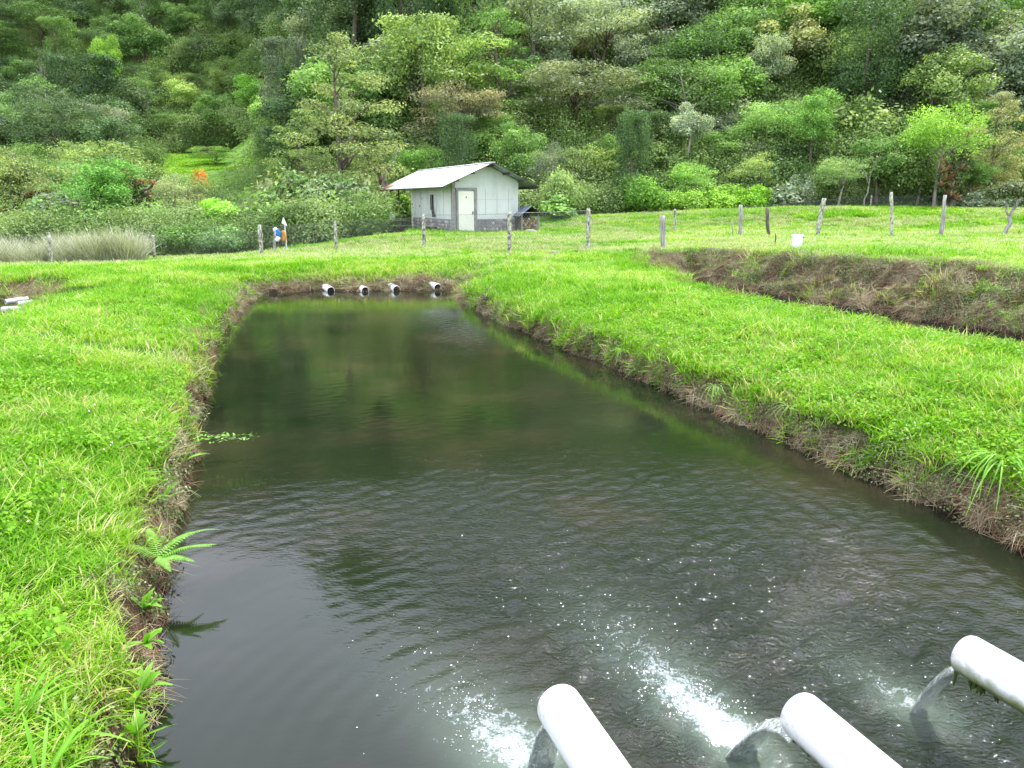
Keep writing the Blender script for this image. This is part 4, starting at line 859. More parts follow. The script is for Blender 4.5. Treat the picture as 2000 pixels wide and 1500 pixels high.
for px_, Y_, top_, w__, kd_, v_, col_, lb in [
    (1195, 53, 255, 110, 'round', 0, G2, "mid-green round tree left of the dark vine-covered column"), (1290, 55, 210, 120, 'draped', 2, DK2, "dark creeper-hung tree between the vine-covered column and the pale silvery tree"),
    (1420, 54, 235, 120, 'round', 1, G2, "dense green tree right of the pale silvery tree"), (1475, 50, 290, 110, 'feather', 1, YG, "yellowish open tree above the brightest lime shrub"),
    (1535, 56, 190, 120, 'round', 2, G1, "dark mid-green tree left of the bright round tree at the vines' foot"), (1350, 49.5, 300, 120, 'feather', 0, G3, "light green tree directly behind the lime shrub row"),
    (1230, 49, 325, 90, 'shrub', 1, G1, "dark green shrub left of the lime shrub row"), (1620, 56, 200, 110, 'draped', 0, G1, "green creeper-covered tree touching the left of the curtain of vines"),
    (1010, 52, 225, 120, 'round', 1, G2, "green round tree behind the hut's ridge"), (960, 56, 215, 110, 'draped', 1, G1, "creeper-hung green tree above the hut ridge"), (1075, 50, 270, 100, 'feather', 1, GR, "grey twiggy tree right above the hut's roof end"),
    (820, 51, 270, 110, 'round', 2, G3, "bright green round tree behind the hut roof's left half"), (1790, 52, 215, 100, 'round', 0, G1, "dark green tree right at the foot of the vines' curtain"), (1560, 48.5, 325, 90, 'shrub', 2, SV, "grey shrub between lime shrubs and the leaning post")]:
    hero(kd_, v_, px_, Y_, top_, w__, col_, lb, "tree" if kd_ != 'shrub' else "shrub")
hero('feather', 0, 1640, 47.5, 290, 120, (.13, .19, .075), "pale open tree behind the leaning pasture post", pybase=405)

# dead and twisted trees with bromeliads
M['bromeliad'] = leafmat('bromeliad_leaves', [(0, (.22, .05, .025)), (.4, (.36, .13, .06)), (.7, (.33, .24, .12)), (1, (.42, .38, .30))], trans=.3)
M['mossgreen'] = leafmat('branch_moss', [(0, (.03, .05, .012)), (.5, (.08, .12, .035)), (1, (.16, .18, .08))], trans=.2)
def twisted(name, label, X_, Y_, segs, ros, mosses, barkm, sc_=1.0, rosr=.6, zoff=0.0):
    e = tag(empty(name, (X_, Y_, hz(X_, Y_) - .2 + zoff)), label, "tree"); e.scale = (sc_,) * 3; mb = MB(); rg = np.random.default_rng(len(label))
    for a, b_, r0, r1 in segs: limb(mb, a, b_, r0, r1, rg, .06, 7, 6)
    mb.build("trunk", barkm, e, smooth=True)
    if ros:
        pt = []
        for c in ros: rosette(pt, c, rosr * rg.uniform(.7, 1.2), rg)
        link("bromeliads", leafmesh("bromeliads", pt, M['bromeliad']), None, e)['kind'] = 'stuff'
    if mosses is not None:
        link("crown", leafmesh("crown", [clump_leaves(mosses, 2600, .15, .45, 5, droop=.8)], M['mossgreen']), None, e)
    USED.append((X_, Y_, 1.5)); return e
Y_ = 44; X_ = xat(248, Y_, 2)
twisted("twisted_tree", "twisted dark dead tree carrying red bromeliads, standing left of the meadow", X_, Y_,
        [((0, 0, 0), (.1, 0, 2.0), .30, .24), ((.1, 0, 2.0), (-.9, .1, 3.1), .2, .10), ((-.9, .1, 3.1), (-1.3, 0, 3.9), .10, .05), ((.1, 0, 2.0), (.5, .1, 3.4), .2, .12), ((.5, .1, 3.4), (.3, 0, 4.9), .11, .05), ((.5, .1, 3.2), (1.5, 0, 3.8), .12, .06), ((1.5, 0, 3.8), (2.0, 0, 4.3), .06, .02), ((1.0, 0, 3.4), (1.3, 0, 1.6), .07, .03), ((.3, 0, 4.6), (.0, 0, 5.6), .05, .015)],
        [(-.2, -.1, 3.0), (.45, -.1, 3.7), (1.1, -.1, 3.9), (1.4, -.1, 3.3), (.7, -.15, 2.5), (1.3, -.1, 2.6), (-1.0, -.1, 3.7), (1.7, -.1, 3.9), (.2, -.1, 4.3)],
        np.array([(-1.0, 0, 3.3, .6, .6, .4), (.3, 0, 3.9, .6, .6, .5), (1.0, 0, 3.0, .5, .5, .5), (-.4, 0, 2.6, .5, .5, .4)]), M['bark'])
Y_ = 45; X_ = xat(22, Y_, 2)
twisted("mossy_tree", "mossy tree at the left edge whose long bare limb reaches right over the bushes", X_, Y_,
        [((0, 0, 0), (.2, 0, 2.6), .22, .16), ((.2, 0, 2.6), (.5, 0, 4.6), .14, .05), ((.2, 0, 2.5), (1.6, -.2, 3.0), .11, .08), ((1.6, -.2, 3.0), (3.3, -.2, 3.3), .08, .03), ((.4, 0, 3.6), (1.2, 0, 4.8), .07, .02), ((1.1, -.1, 2.8), (1.2, -.1, 1.4), .03, .015), ((1.6, -.1, 2.9), (1.65, -.1, 1.0), .03, .02), ((0.1, 0, 1.5), (-.8, 0, 2.4), .1, .05)],
        [(1.3, -.2, 3.15), (1.7, -.3, 3.25), (2.5, -.3, 3.4), (-.4, -.2, 2.3), (.1, -.3, .9), (.9, -.9, .8), (2.2, -1.2, 1.0)], np.array([(.4, 0, 4.4, .9, .7, .5), (1.6, 0, 3.3, .8, .4, .2), (0, 0, 3.4, .5, .5, .5)]), M['bark'], rosr=.55)
Y_ = 46.5; X_ = xat(757, Y_, 3)
twisted("dead_tree", "broken dead tree with pale forked limbs sticking up behind the hut roof's left end", X_, Y_,
        [((0, 0, -.5), (-.2, 0, 2.6), .20, .17), ((-.2, 0, 2.6), (-.45, 0, 3.6), .18, .12), ((-.1, 0, 2.2), (-.1, 0, 3.4), .10, .07), ((-.1, 0, 3.4), (.45, 0, 4.1), .06, .045), ((.45, 0, 4.1), (.72, 0, 4.85), .045, .02), ((-.4, 0, 3.5), (-.8, 0, 3.9), .05, .02), ((-.3, 0, 2.5), (-1.4, 0, 2.2), .04, .02)],
        [(-.45, -.2, 3.3), (-.4, -.2, 2.8), (-.2, -.2, 3.6)], None, M['palebark'], rosr=.35)
Y_ = 45.5; X_ = xat(1860, Y_, 2)
twisted("bromeliad_tree", "dark broken tree laden with orange-brown bromeliads behind the whitish pasture post", X_, Y_,
        [((0, 0, -.3), (-.1, 0, 1.6), .16, .13), ((-.1, 0, 1.6), (-.5, 0, 2.6), .11, .08), ((-.5, 0, 2.6), (-1.3, 0, 3.3), .08, .04), ((-1.3, 0, 3.3), (-1.1, 0, 4.0), .04, .015), ((-.1, 0, 1.6), (.25, 0, 3.2), .12, .08), ((.25, 0, 3.2), (.3, 0, 4.6), .07, .02), ((.25, 0, 2.8), (.9, 0, 3.7), .05, .02), ((-1.3, 0, 3.3), (-1.7, 0, 3.4), .03, .01)],
        [(-.25, -.2, .9), (-.3, -.25, 1.4), (-.6, -.2, 1.8), (-.8, -.2, 2.3), (-.3, -.2, 2.1), (-1.0, -.2, 2.8), (.1, -.2, 2.4), (-.9, -.2, 1.5), (.3, -.2, 3.0), (.05, -.3, .7)],
        np.array([(-.3, .1, 1.9, .7, .5, .8), (.2, .1, 2.9, .6, .5, .7)]), M['bark'], rosr=.5)
Y_ = 32; X_ = xat(1957, Y_, 1)
twisted("young_tree", "small leaning young tree with grey trunk in the pasture at the right edge", X_, Y_,
        [((0, 0, -.1), (.22, 0, 1.0), .10, .075), ((.22, 0, 1.0), (.45, 0, 2.1), .06, .02), ((.22, 0, 1.0), (-.3, 0, 1.9), .04, .015), ((.3, 0, 1.3), (1.0, 0, 2.0), .035, .012), ((.1, 0, 1.1), (.1, .5, 2.2), .03, .012)],
        None, np.array([(.3, 0, 2.1, .8, .6, .3), (1.0, 0, 2.0, .5, .5, .25), (-.4, 0, 1.95, .5, .5, .25)]), M['postgrey'])
Y_ = 49; X_ = xat(1645 + 40, Y_, 3)
twisted("dead_tree", "thin pale dead tree with bare twigs among the pasture-edge shrubs", xat(1690, 47, 2), 47,
        [((0, 0, 0), (.1, 0, 2.0), .05, .035), ((.1, 0, 1.6), (-.5, 0, 3.0), .03, .01), ((.1, 0, 2.0), (.5, 0, 3.4), .03, .01), ((.1, 0, 1.9), (0, 0, 3.6), .03, .01), ((-.2, 0, 2.2), (-.8, 0, 2.7), .02, .008)], None, None, M['palebark'])

# the woods on the slopes: every crown a tree of its own
ZN = {'ul': "on the shaded slope at the upper left", 'um': "above the small meadow", 'uc': "on the slope behind the tall golden tree", 'cc': "on the wooded slope above the hut", 'cr': "on the slope right of the hut, above the pasture", 'rr': "on the bright slope at the upper right", 'lf': "in the thicket left of the gate", 'cf': "at the slope foot behind the hut", 'rf': "at the slope foot behind the pasture"}
KL = {'round': "round-crowned", 'umbrella': "flat-topped", 'draped': "vine-draped", 'feather': "light open-crowned", 'silver': "large-leaved", 'tiered': "tiered", 'conifer': "narrow dark", 'shrub': "dense low"}
def zone(px_, py_, Y_):
    foot = py_ > 300
    if px_ < 560: return 'lf' if Y_ < 66 else ('ul' if px_ < 300 or py_ < 130 else 'um')
    if px_ < 800: return 'uc'
    if px_ < 1150: return 'cf' if foot else 'cc'
    if px_ < 1500: return 'rf' if foot else 'cr'
    return 'rf' if foot else 'rr'
PAL = {'ul': [DK2, GR, G1, (.06, .09, .045), DK, G1], 'um': [G2, G3, YG, G2, G1], 'uc': [DK2, G1, DK, G2, GR], 'cc': [G1, OL, GR, G2, DK2, YG], 'cr': [G2, G1, GR, YG, SV, G3], 'rr': [G2, G3, YG, G1, G3, G2], 'lf': [G2, YG, G1, GR, OL], 'cf': [G2, G1, G3, YG], 'rf': [G2, SV, G3, YG, G2]}  # upper-left mix is darker: cloud shade put into the leaf colours
LAND = [(672, 200, "the tall golden tree"), (897, 190, "the reddish umbrella tree"), (1140, 165, "the widest umbrella tree"), (1698, 130, "the curtain of vines"), (1955, 130, "the silvery corner tree"), (1840, 270, "the lime feathery tree"), (163, 250, "the lone dark conifer"), (203, 75, "the small lime tree"), (405, 325, "the small meadow"), (900, 330, "the hut roof"), (1390, 375, "the lime shrub row"), (1105, 60, "the orange-flowered tree"), (712, 30, "the big grey domed tree"), (588, 400, "the drooping conifer"), (1340, 250, "the pale silvery tree"), (1590, 240, "the bright round tree"), (205, 380, "the large rounded bush-like tree")]
SEEN = {}
def where(px, py):
    d, lx, ly, nm = min((math.hypot((px - x) * 1.0, (py - y) * 1.3), x, y, nm) for x, y, nm in LAND)
    dx, dy = px - lx, py - ly
    h_ = "left" if dx < 0 else "right"; v_ = "above" if dy < 0 else "below"
    far = "close by " if d < 60 else ("" if d < 130 else "far ")
    if abs(dx) > 2 * abs(dy): return f"{far}{h_} of {nm}".replace("close by", "close")
    if abs(dy) > 2 * abs(dx): return f"{far}{v_} {nm}".replace("close by", "close")
    return f"{far}{v_} and {h_} of {nm}".replace("close by", "close")
def place_wood():
    pts = []; cand = []
    rg = np.random.default_rng(21)
    for k in range(14000):
        Y_ = rg.uniform(46, 165); X_ = rg.uniform(-.78, .78) * Y_
        cand.append((X_, Y_))
    cand = np.array(cand); Zc = terrain(cand[:, 0], cand[:, 1]); px_, py_, d_ = project(cand[:, 0], cand[:, 1], Zc)
    az = cand[:, 0] / cand[:, 1]
    for (X_, Y_), z, px, py, a in zip(cand, Zc, px_, py_, az):
        if px < -120 or px > 2120 or py < -15: continue
        left = a < -.24
        if any(p0 < px < p1 and Y_ < yy for p0, p1, yy in ((520, 800, 57), (1590, 1800, 60), (1850, 2060, 58), (790, 1000, 56), (1000, 1290, 60))): continue
        if left and 72 < Y_ < 112 and a > -.50: 
            continue
        if not left and Y_ < 51 + (1 if a > .1 else 0): continue
        if left and Y_ < (50 if a < -.30 else 46) and not (a < -.30 and Y_ > 47): continue
        if -.49 < a < -.30 and Y_ < 78 and zat(356, Y_) - z < 2.0: continue
        r = (1.5 + .008 * Y_ + rg.random() * 1.1) * (.85 if left else .64)
        if any((X_ - u) ** 2 + (Y_ - v) ** 2 < (r + q) ** 2 for u, v, q in USED): continue
        if any((X_ - u) ** 2 + (Y_ - v) ** 2 < (r + q) ** 2 for u, v, q in pts): continue
        pts.append((X_, Y_, r))
    return pts
WP = place_wood(); print("wood trees", len(WP))
WP.sort(key=lambda t: t[1]); WP = WP[:400]
for i, (X_, Y_, r) in enumerate(WP):
    z = hz(X_, Y_); px_, py_, _ = project(X_, Y_, z); py_ = float(py_); zn = zone(px_, py_ - 40, Y_)
    pk = {'ul': ['round', 'round', 'draped', 'round', 'feather', 'umbrella'], 'um': ['round', 'feather', 'umbrella', 'round'], 'uc': ['round', 'draped', 'draped', 'round'], 'cc': ['umbrella', 'round', 'draped', 'feather', 'round', 'tiered'], 'cr': ['round', 'feather', 'silver', 'round', 'umbrella', 'draped'], 'rr': ['round', 'feather', 'round', 'draped', 'silver', 'feather'], 'lf': ['feather', 'round', 'round'], 'cf': ['round', 'feather'], 'rf': ['round', 'feather', 'silver']}[zn]
    kd = rnd.choice(pk); col = list(rnd.choice([SV, GR, OL, G1] if kd == 'silver' else PAL[zn])); f = rnd.uniform(.8, 1.2); col = tuple(c * f for c in col)
    Hcap = zat(356, Y_) - z if (-.49 < X_ / Y_ < -.30 and Y_ < 78) else 99
    H = {'round': 6.5, 'umbrella': 6.0, 'draped': 8.5, 'feather': 6, 'silver': 6.5, 'tiered': 8.5}[kd] * rnd.uniform(.75, 1.2) * (.72 if zn in ('lf', 'cf', 'rf', 'um') else 1.0) * (1 + .003 * Y_) * 1.1
    wd = {'round': 1.0, 'umbrella': .8, 'draped': 1.2, 'feather': 1.0, 'silver': 1.0, 'tiered': .95}[kd] * rnd.uniform(1.0, 1.35) * (.9 if zn == 'ul' else 1)
    H = min(H, Hcap)
    shade = "dark green" if sum(col) < .16 else ("grey-green" if col[2] > .08 else ("yellow-green" if col[0] > .12 else ("bright green" if col[1] > .19 else "mid-green")))
    pxc, pyc, _ = project(X_, Y_, z + H * .7); sz_ = "small " if H < 5.2 else ("tall " if H > 8.2 else "")
    lb = f"{sz_}{KL[kd]} {shade} tree {where(float(pxc), float(pyc))}"
    add_tree(kd, rnd.randrange(3), X_, Y_, H, wd, col, lb, "tree", "trees " + ZN[zn])

def tell_apart():
    by = {}
    for o in C.objects:
        if o.parent is None and 'label' in o and o.get('kind') is None and o.type == 'EMPTY' and 'trees ' in str(o.get('group', '')): by.setdefault(o['label'], []).append(o)
    for lb, os_ in by.items():
        if len(os_) < 2: continue
        os_.sort(key=lambda o: project(o.location.x, o.location.y, o.location.z)[0])
        nm = ['leftmost', 'second', 'third', 'fourth', 'fifth', 'sixth', 'seventh'] if len(os_) > 2 else ['left-hand', 'right-hand']
        for k, o in enumerate(os_): o['label'] = (nm[min(k, 6)] if k < len(os_) - 1 or len(os_) == 2 else 'rightmost') + ' ' + lb
rg = np.random.default_rng(88)
for i in range(64):
    px_ = 5 + i * 10.6 + rg.uniform(-12, 12); Y_ = rg.uniform(38.5, 45); X_ = xat(px_, Y_, 1)
    if px_ > 560 and Y_ < 42: Y_ += 3
    if any((X_ - u) ** 2 + (Y_ - v) ** 2 < (q * .45) ** 2 for u, v, q in USED): continue
    kd = ['shrub', 'feather', 'shrub', 'round', 'bigleaf', 'shrub'][rg.integers(6)]; H = rg.uniform(2.0, 4.3) * (.72 if 290 < px_ < 540 else (.62 if 190 < px_ < 330 or px_ < 90 else 1.05)); z = hz(X_, Y_); col = PAL['lf'][rg.integers(5)] if rg.random() < .6 else (DK2, GR, G1)[rg.integers(3)]; f = rg.uniform(.8, 1.25); col = tuple(c * f for c in col)
    tone = "dark" if sum(col) < .2 else ("greyish" if col[2] > .075 else ("yellowish" if col[0] > .12 else "mid-green"))
    pxc, pyc, _ = project(X_, Y_, z + H * .7)
    add_tree(kd, int(rg.integers(3)), X_, Y_, H, {'round': 1.25, 'feather': 1.15, 'shrub': 1.0, 'bigleaf': 1.0}[kd], col, f"{tone} {'leafy shrub' if kd != 'feather' else 'open twiggy bush'} in thicket {where(float(pxc), float(pyc))}", "shrub", "trees in the thicket behind the left fence")
for i in range(70):
    px_ = rg.uniform(800, 2040); Y_ = rg.uniform(51.5, 62); X_ = xat(px_, Y_, 4); z = hz(X_, Y_)
    if any((X_ - u) ** 2 + (Y_ - v) ** 2 < (q * .55 + .6) ** 2 for u, v, q in USED): continue
    kd = ['shrub', 'feather', 'round', 'round', 'umbrella', 'draped'][rg.integers(6)]; H = rg.uniform(2.6, 4.8); pal = PAL['rf'] + [G1, GR, DK2]; col = pal[rg.integers(len(pal))]; f = rg.uniform(.8, 1.15); col = tuple(c * f for c in col); USED.append((X_, Y_, 2.0))
    tone = "dark" if sum(col) < .2 else ("greyish" if col[2] > .075 else ("yellowish" if col[0] > .12 else "mid-green"))
    pxc, pyc, _ = project(X_, Y_, z + H * .7)
    add_tree(kd, int(rg.integers(3)), X_, Y_, H, {'round': 1.35, 'feather': 1.2, 'shrub': 1.1, 'umbrella': .9, 'draped': 1.5}[kd], col, f"low {KL[kd]} {tone} tree {where(float(pxc), float(pyc))}", "tree", "low trees on the slope foot behind hut and pasture")
tell_apart()

# ------------------------------------------------------------------ scattered cover (instances of small tufts)
PROTO_COL = {}
def tuft_mesh(nm, n, r, h, wd, seed, mat, curl=.5, spread=.5, flat=0.0, segs=3, tmean=.5):
    rg = np.random.default_rng(seed); V = []; F4 = []; F3 = []; T4 = []; T3 = []; k = 0
    for i in range(n):
        a = rg.random() * 6.28; q = r * math.sqrt(rg.random()); bx_, by_ = q * math.cos(a), q * math.sin(a); da = rg.random() * 6.28
        hh = h * rg.uniform(.5, 1.15); le = spread * rg.uniform(.2, 1.1); w_ = wd * rg.uniform(.7, 1.3); s_ = np.array([-math.sin(da), math.cos(da), 0]); d_ = np.array([math.cos(da), math.sin(da), 0]); t_ = min(1, max(0, tmean + .24 * rg.normal()))
        pr = []
        for j in range(segs + 1):
            f = j / segs; c = np.array([bx_, by_, 0]) + d_ * (hh * (le * f + curl * f * f)) + np.array([0, 0, hh * (f - .55 * curl * f * f - flat * f) - .01])
            pr.append((c, w_ * (1 - f) ** .6 * (.7 + .6 * f)))
        for c, ww in pr[:-1]: V += [c - s_ * ww / 2, c + s_ * ww / 2]
        V.append(pr[-1][0])
        for j in range(segs - 1): F4.append((k + 2 * j, k + 2 * j + 1, k + 2 * j + 3, k + 2 * j + 2)); T4.append(t_)
        F3.append((k + 2 * segs - 2, k + 2 * segs - 1, k + 2 * segs)); T3.append(t_); k += 2 * segs + 1
    me_ = mesh_np(nm, np.array(V), [np.array(F4), np.array(F3)], False, {'tint': ('FACE', T4 + T3)}); me_.materials.append(mat); return me_
def herb_mesh(nm, n, r, h, ls, seed, mat, asp=.85, stems=True):
    rg = np.random.default_rng(seed); a = rg.random(n) * 6.28; q = r * np.sqrt(rg.random(n)); z = h * rg.uniform(.3, 1.0, n)
    P = np.stack([q * np.cos(a), q * np.sin(a), z], 1); Nn = np.stack([.5 * np.cos(a), .5 * np.sin(a), 1 + 0 * a], 1) + rg.normal(size=(n, 3)) * .45
    v, f, t = leaves(P, Nn, ls * rg.uniform(.6, 1.3, n), asp, rg, np.clip(.5 + .2 * rg.normal(size=n), 0, 1), fold=.35)
    return leafmesh(nm, [(v, f, t)], mat)
def coll(nm, meshes):
    c = bpy.data.collections.new(nm)
    for i, me_ in enumerate(meshes):
        o_ = bpy.data.objects.new(f"{nm}_{i}", me_); c.objects.link(o_)
    PROTO_COL[nm] = (c, len(meshes)); return c
TM = (.26, .40, .52, .68)
coll('turf_near', [tuft_mesh('b', 34, .085, .085, .0060, s, M['grass'], curl=.6, spread=.6, tmean=TM[s - 1]) for s in (1, 2, 3, 4)])
coll('turf_mid', [tuft_mesh('b', 46, .17, .12, .011, s, M['grass'], curl=.5, spread=.5, segs=2, tmean=TM[s - 11]) for s in (11, 12, 13, 14)])
coll('turf_far', [tuft_mesh('b', 60, .36, .19, .030, s, M['grass'], curl=.45, spread=.45, segs=2, tmean=TM[s - 21]) for s in (21, 22, 23, 24)])
coll('dull_far', [tuft_mesh('b', 60, .36, .22, .026, s, M['grass_dull'], curl=.45, spread=.5, segs=2) for s in (24, 25)])
coll('long_blades', [tuft_mesh('b', 9, .05, .26, .009, s, M['grass'], curl=.7, spread=.35, segs=4, tmean=.62) for s in (31, 32, 33)] + [tuft_mesh('b', 5, .04, .30, .004, s, M['grass_dull'], curl=.3, spread=.2, segs=4, tmean=.8) for s in (34, 35)])
coll('clover', [herb_mesh('h', 46, .10, .06, .022, s, M['clover']) for s in (41, 42, 43)])
coll('thatch', [tuft_mesh('b', 60, .10, .13, .0045, s, M['dry'], curl=1.0, spread=.9, flat=.55, segs=3) for s in (51, 52, 53, 54)])
coll('bankherb', [herb_mesh('h', 44, .12, .08, .024, s, M['moss'], .6) for s in (61, 62)] + [tuft_mesh('b', 30, .10, .13, .006, 63, M['moss'], curl=.9, spread=.8, flat=.4)])
coll('reeds', [tuft_mesh('b', 60, .30, 1.15, .016, s, M['reed'], curl=.35, spread=.40, segs=3) for s in (71, 72, 73, 74)])
M['under'] = leafmat('undergrowth_leaves', [(0, (.07, .13, .036)), (.3, (.13, .22, .055)), (.65, (.20, .31, .085)), (1, (.29, .37, .15))], randamt=1.1)
coll('under', [leafmesh('u', [clump_leaves(ell(9, (1.5, 1.5, .6), (0, 0, .5), (.5, .9), np.random.default_rng(s), .7, -.2), 7000, .092, .5, s, wisp=.3)], M['under']) for s in (81, 82, 83, 84)])
coll('canopy', [leafmesh('u', [clump_leaves(ell(16, (3.0, 3.0, 1.9), (0, 0, 3.0), (.9, 1.6), np.random.default_rng(s), .7, -.4), 1700, .62, .6, s, wisp=.3)], M['under']) for s in (91, 92, 93)])
coll('flowers', [herb_mesh('f', 5, .10, .11, .016, 95, leafmat('white_petals', [(0, (.7, .7, .6)), (1, (.8, .8, .7))], trans=.2), 1.0), herb_mesh('f', 4, .10, .10, .016, 96, leafmat('yellow_petals', [(0, (.7, .5, .02)), (1, (.75, .6, .05))], trans=.2), 1.0)])
coll('driedbits', [tuft_mesh('b', 16, .12, .16, .007, 97, M['reed'], curl=.8, spread=.9, flat=.5)])

def scatter(name, label, cname, P, scl, rg, tilt=None, nrm=None, yaw=None):
    """one cover object: points carrying rotation, scale and variant"""
    n_ = len(P); c, nv = PROTO_COL[cname]
    me_ = bpy.data.meshes.new(name + "_points"); me_.vertices.add(n_); me_.vertices.foreach_set("co", np.asarray(P, np.float32).ravel())
    yaw = rg.random(n_) * 6.28 if yaw is None else yaw
    rot = np.zeros((n_, 3)); rot[:, 2] = yaw
    if nrm is not None:      # tilt local +Z toward nrm, spin about it: Euler XYZ built from lean angle and heading
        head = np.arctan2(nrm[:, 1], nrm[:, 0]); lean = np.arccos(np.clip(nrm[:, 2], -1, 1)); rot[:, 0] = 0; rot[:, 1] = lean; rot[:, 2] = head
    elif tilt is not None: rot[:, 0] = rg.normal(size=n_) * tilt; rot[:, 1] = rg.normal(size=n_) * tilt
    for k, arr, ty in (("rot", rot, 'FLOAT_VECTOR'), ("scl", scl, 'FLOAT')):
        a = me_.attributes.new(k, ty, 'POINT'); a.data.foreach_set("vector" if ty == 'FLOAT_VECTOR' else "value", np.asarray(arr, np.float32).ravel())
    a = me_.attributes.new("var", 'INT', 'POINT'); vv = rg.integers(0, nv, n_)
    if cname.startswith('turf'):
        P_ = np.asarray(P); q_ = fbm(P_[:, 0] * .55, P_[:, 1] * .55, 640, 4) + .5 * (fbm(P_[:, 0] * 2.3, P_[:, 1] * 2.3, 660, 2) - .5) + rg.normal(size=n_) * .10
        vv = np.clip(((q_ - .32) / .36 * 4), 0, 3.99)
    a.data.foreach_set("value", vv.astype(np.int32))
    o_ = bpy.data.objects.new(name, me_); C.objects.link(o_)
    g = bpy.data.node_groups.new("place_" + cname, 'GeometryNodeTree')
    g.interface.new_socket("Geometry", in_out='INPUT', socket_type='NodeSocketGeometry'); g.interface.new_socket("Geometry", in_out='OUTPUT', socket_type='NodeSocketGeometry')
    gi = g.nodes.new("NodeGroupInput"); go = g.nodes.new("NodeGroupOutput"); ip = g.nodes.new("GeometryNodeInstanceOnPoints"); ci = g.nodes.new("GeometryNodeCollectionInfo")
    ci.inputs['Collection'].default_value = c; ci.inputs['Separate Children'].default_value = True; ci.inputs['Reset Children'].default_value = True
    def na(nm, ty): x = g.nodes.new("GeometryNodeInputNamedAttribute"); x.data_type = ty; x.inputs['Name'].default_value = nm; return x.outputs['Attribute']
    g.links.new(gi.outputs[0], ip.inputs['Points']); g.links.new(ci.outputs[0], ip.inputs['Instance']); ip.inputs['Pick Instance'].default_value = True
    g.links.new(na("var", 'INT'), ip.inputs['Instance Index']); g.links.new(na("rot", 'FLOAT_VECTOR'), ip.inputs['Rotation']); g.links.new(na("scl", 'FLOAT'), ip.inputs['Scale'])
    g.links.new(ip.outputs[0], go.inputs[0]); md = o_.modifiers.new("place", 'NODES'); md.node_group = g
    return tag(o_, label, kind='stuff')
def field(n, x0, x1, y0, y1, seed):
    rg = np.random.default_rng(seed); X = rg.uniform(x0, x1, n); Y = rg.uniform(y0, y1, n); Z, S, D = terrain(X, Y, True); px_, py_, d_ = project(X, Y, Z)
    vis = (d_ > .3) & (px_ > -350) & (px_ < 2350) & (py_ < 1750)
    return X[vis], Y[vis], Z[vis], S[vis], D[vis], rg
def gmask(X, Y): return fbm(X * .8, Y * .8, 200, 3)
def dullmask(X, Y):            # strawy, less green strips by the fence and over the right pasture
    m_ = sstep(.50, .62, fbm(X * .22, Y * .55, 210, 3)) * .7
    m_ = np.maximum(m_, sstep(22.5, 24, Y) * sstep(36, 32, Y) * .75 * (fbm(X * .3, Y * .7, 215, 2) > .42))
    m_ = np.maximum(m_, .8 * ((X > 7) & (Y > 17) & (Y < 28) & (fbm(X * .3, Y * .8, 216, 2) > .45)))
    return m_
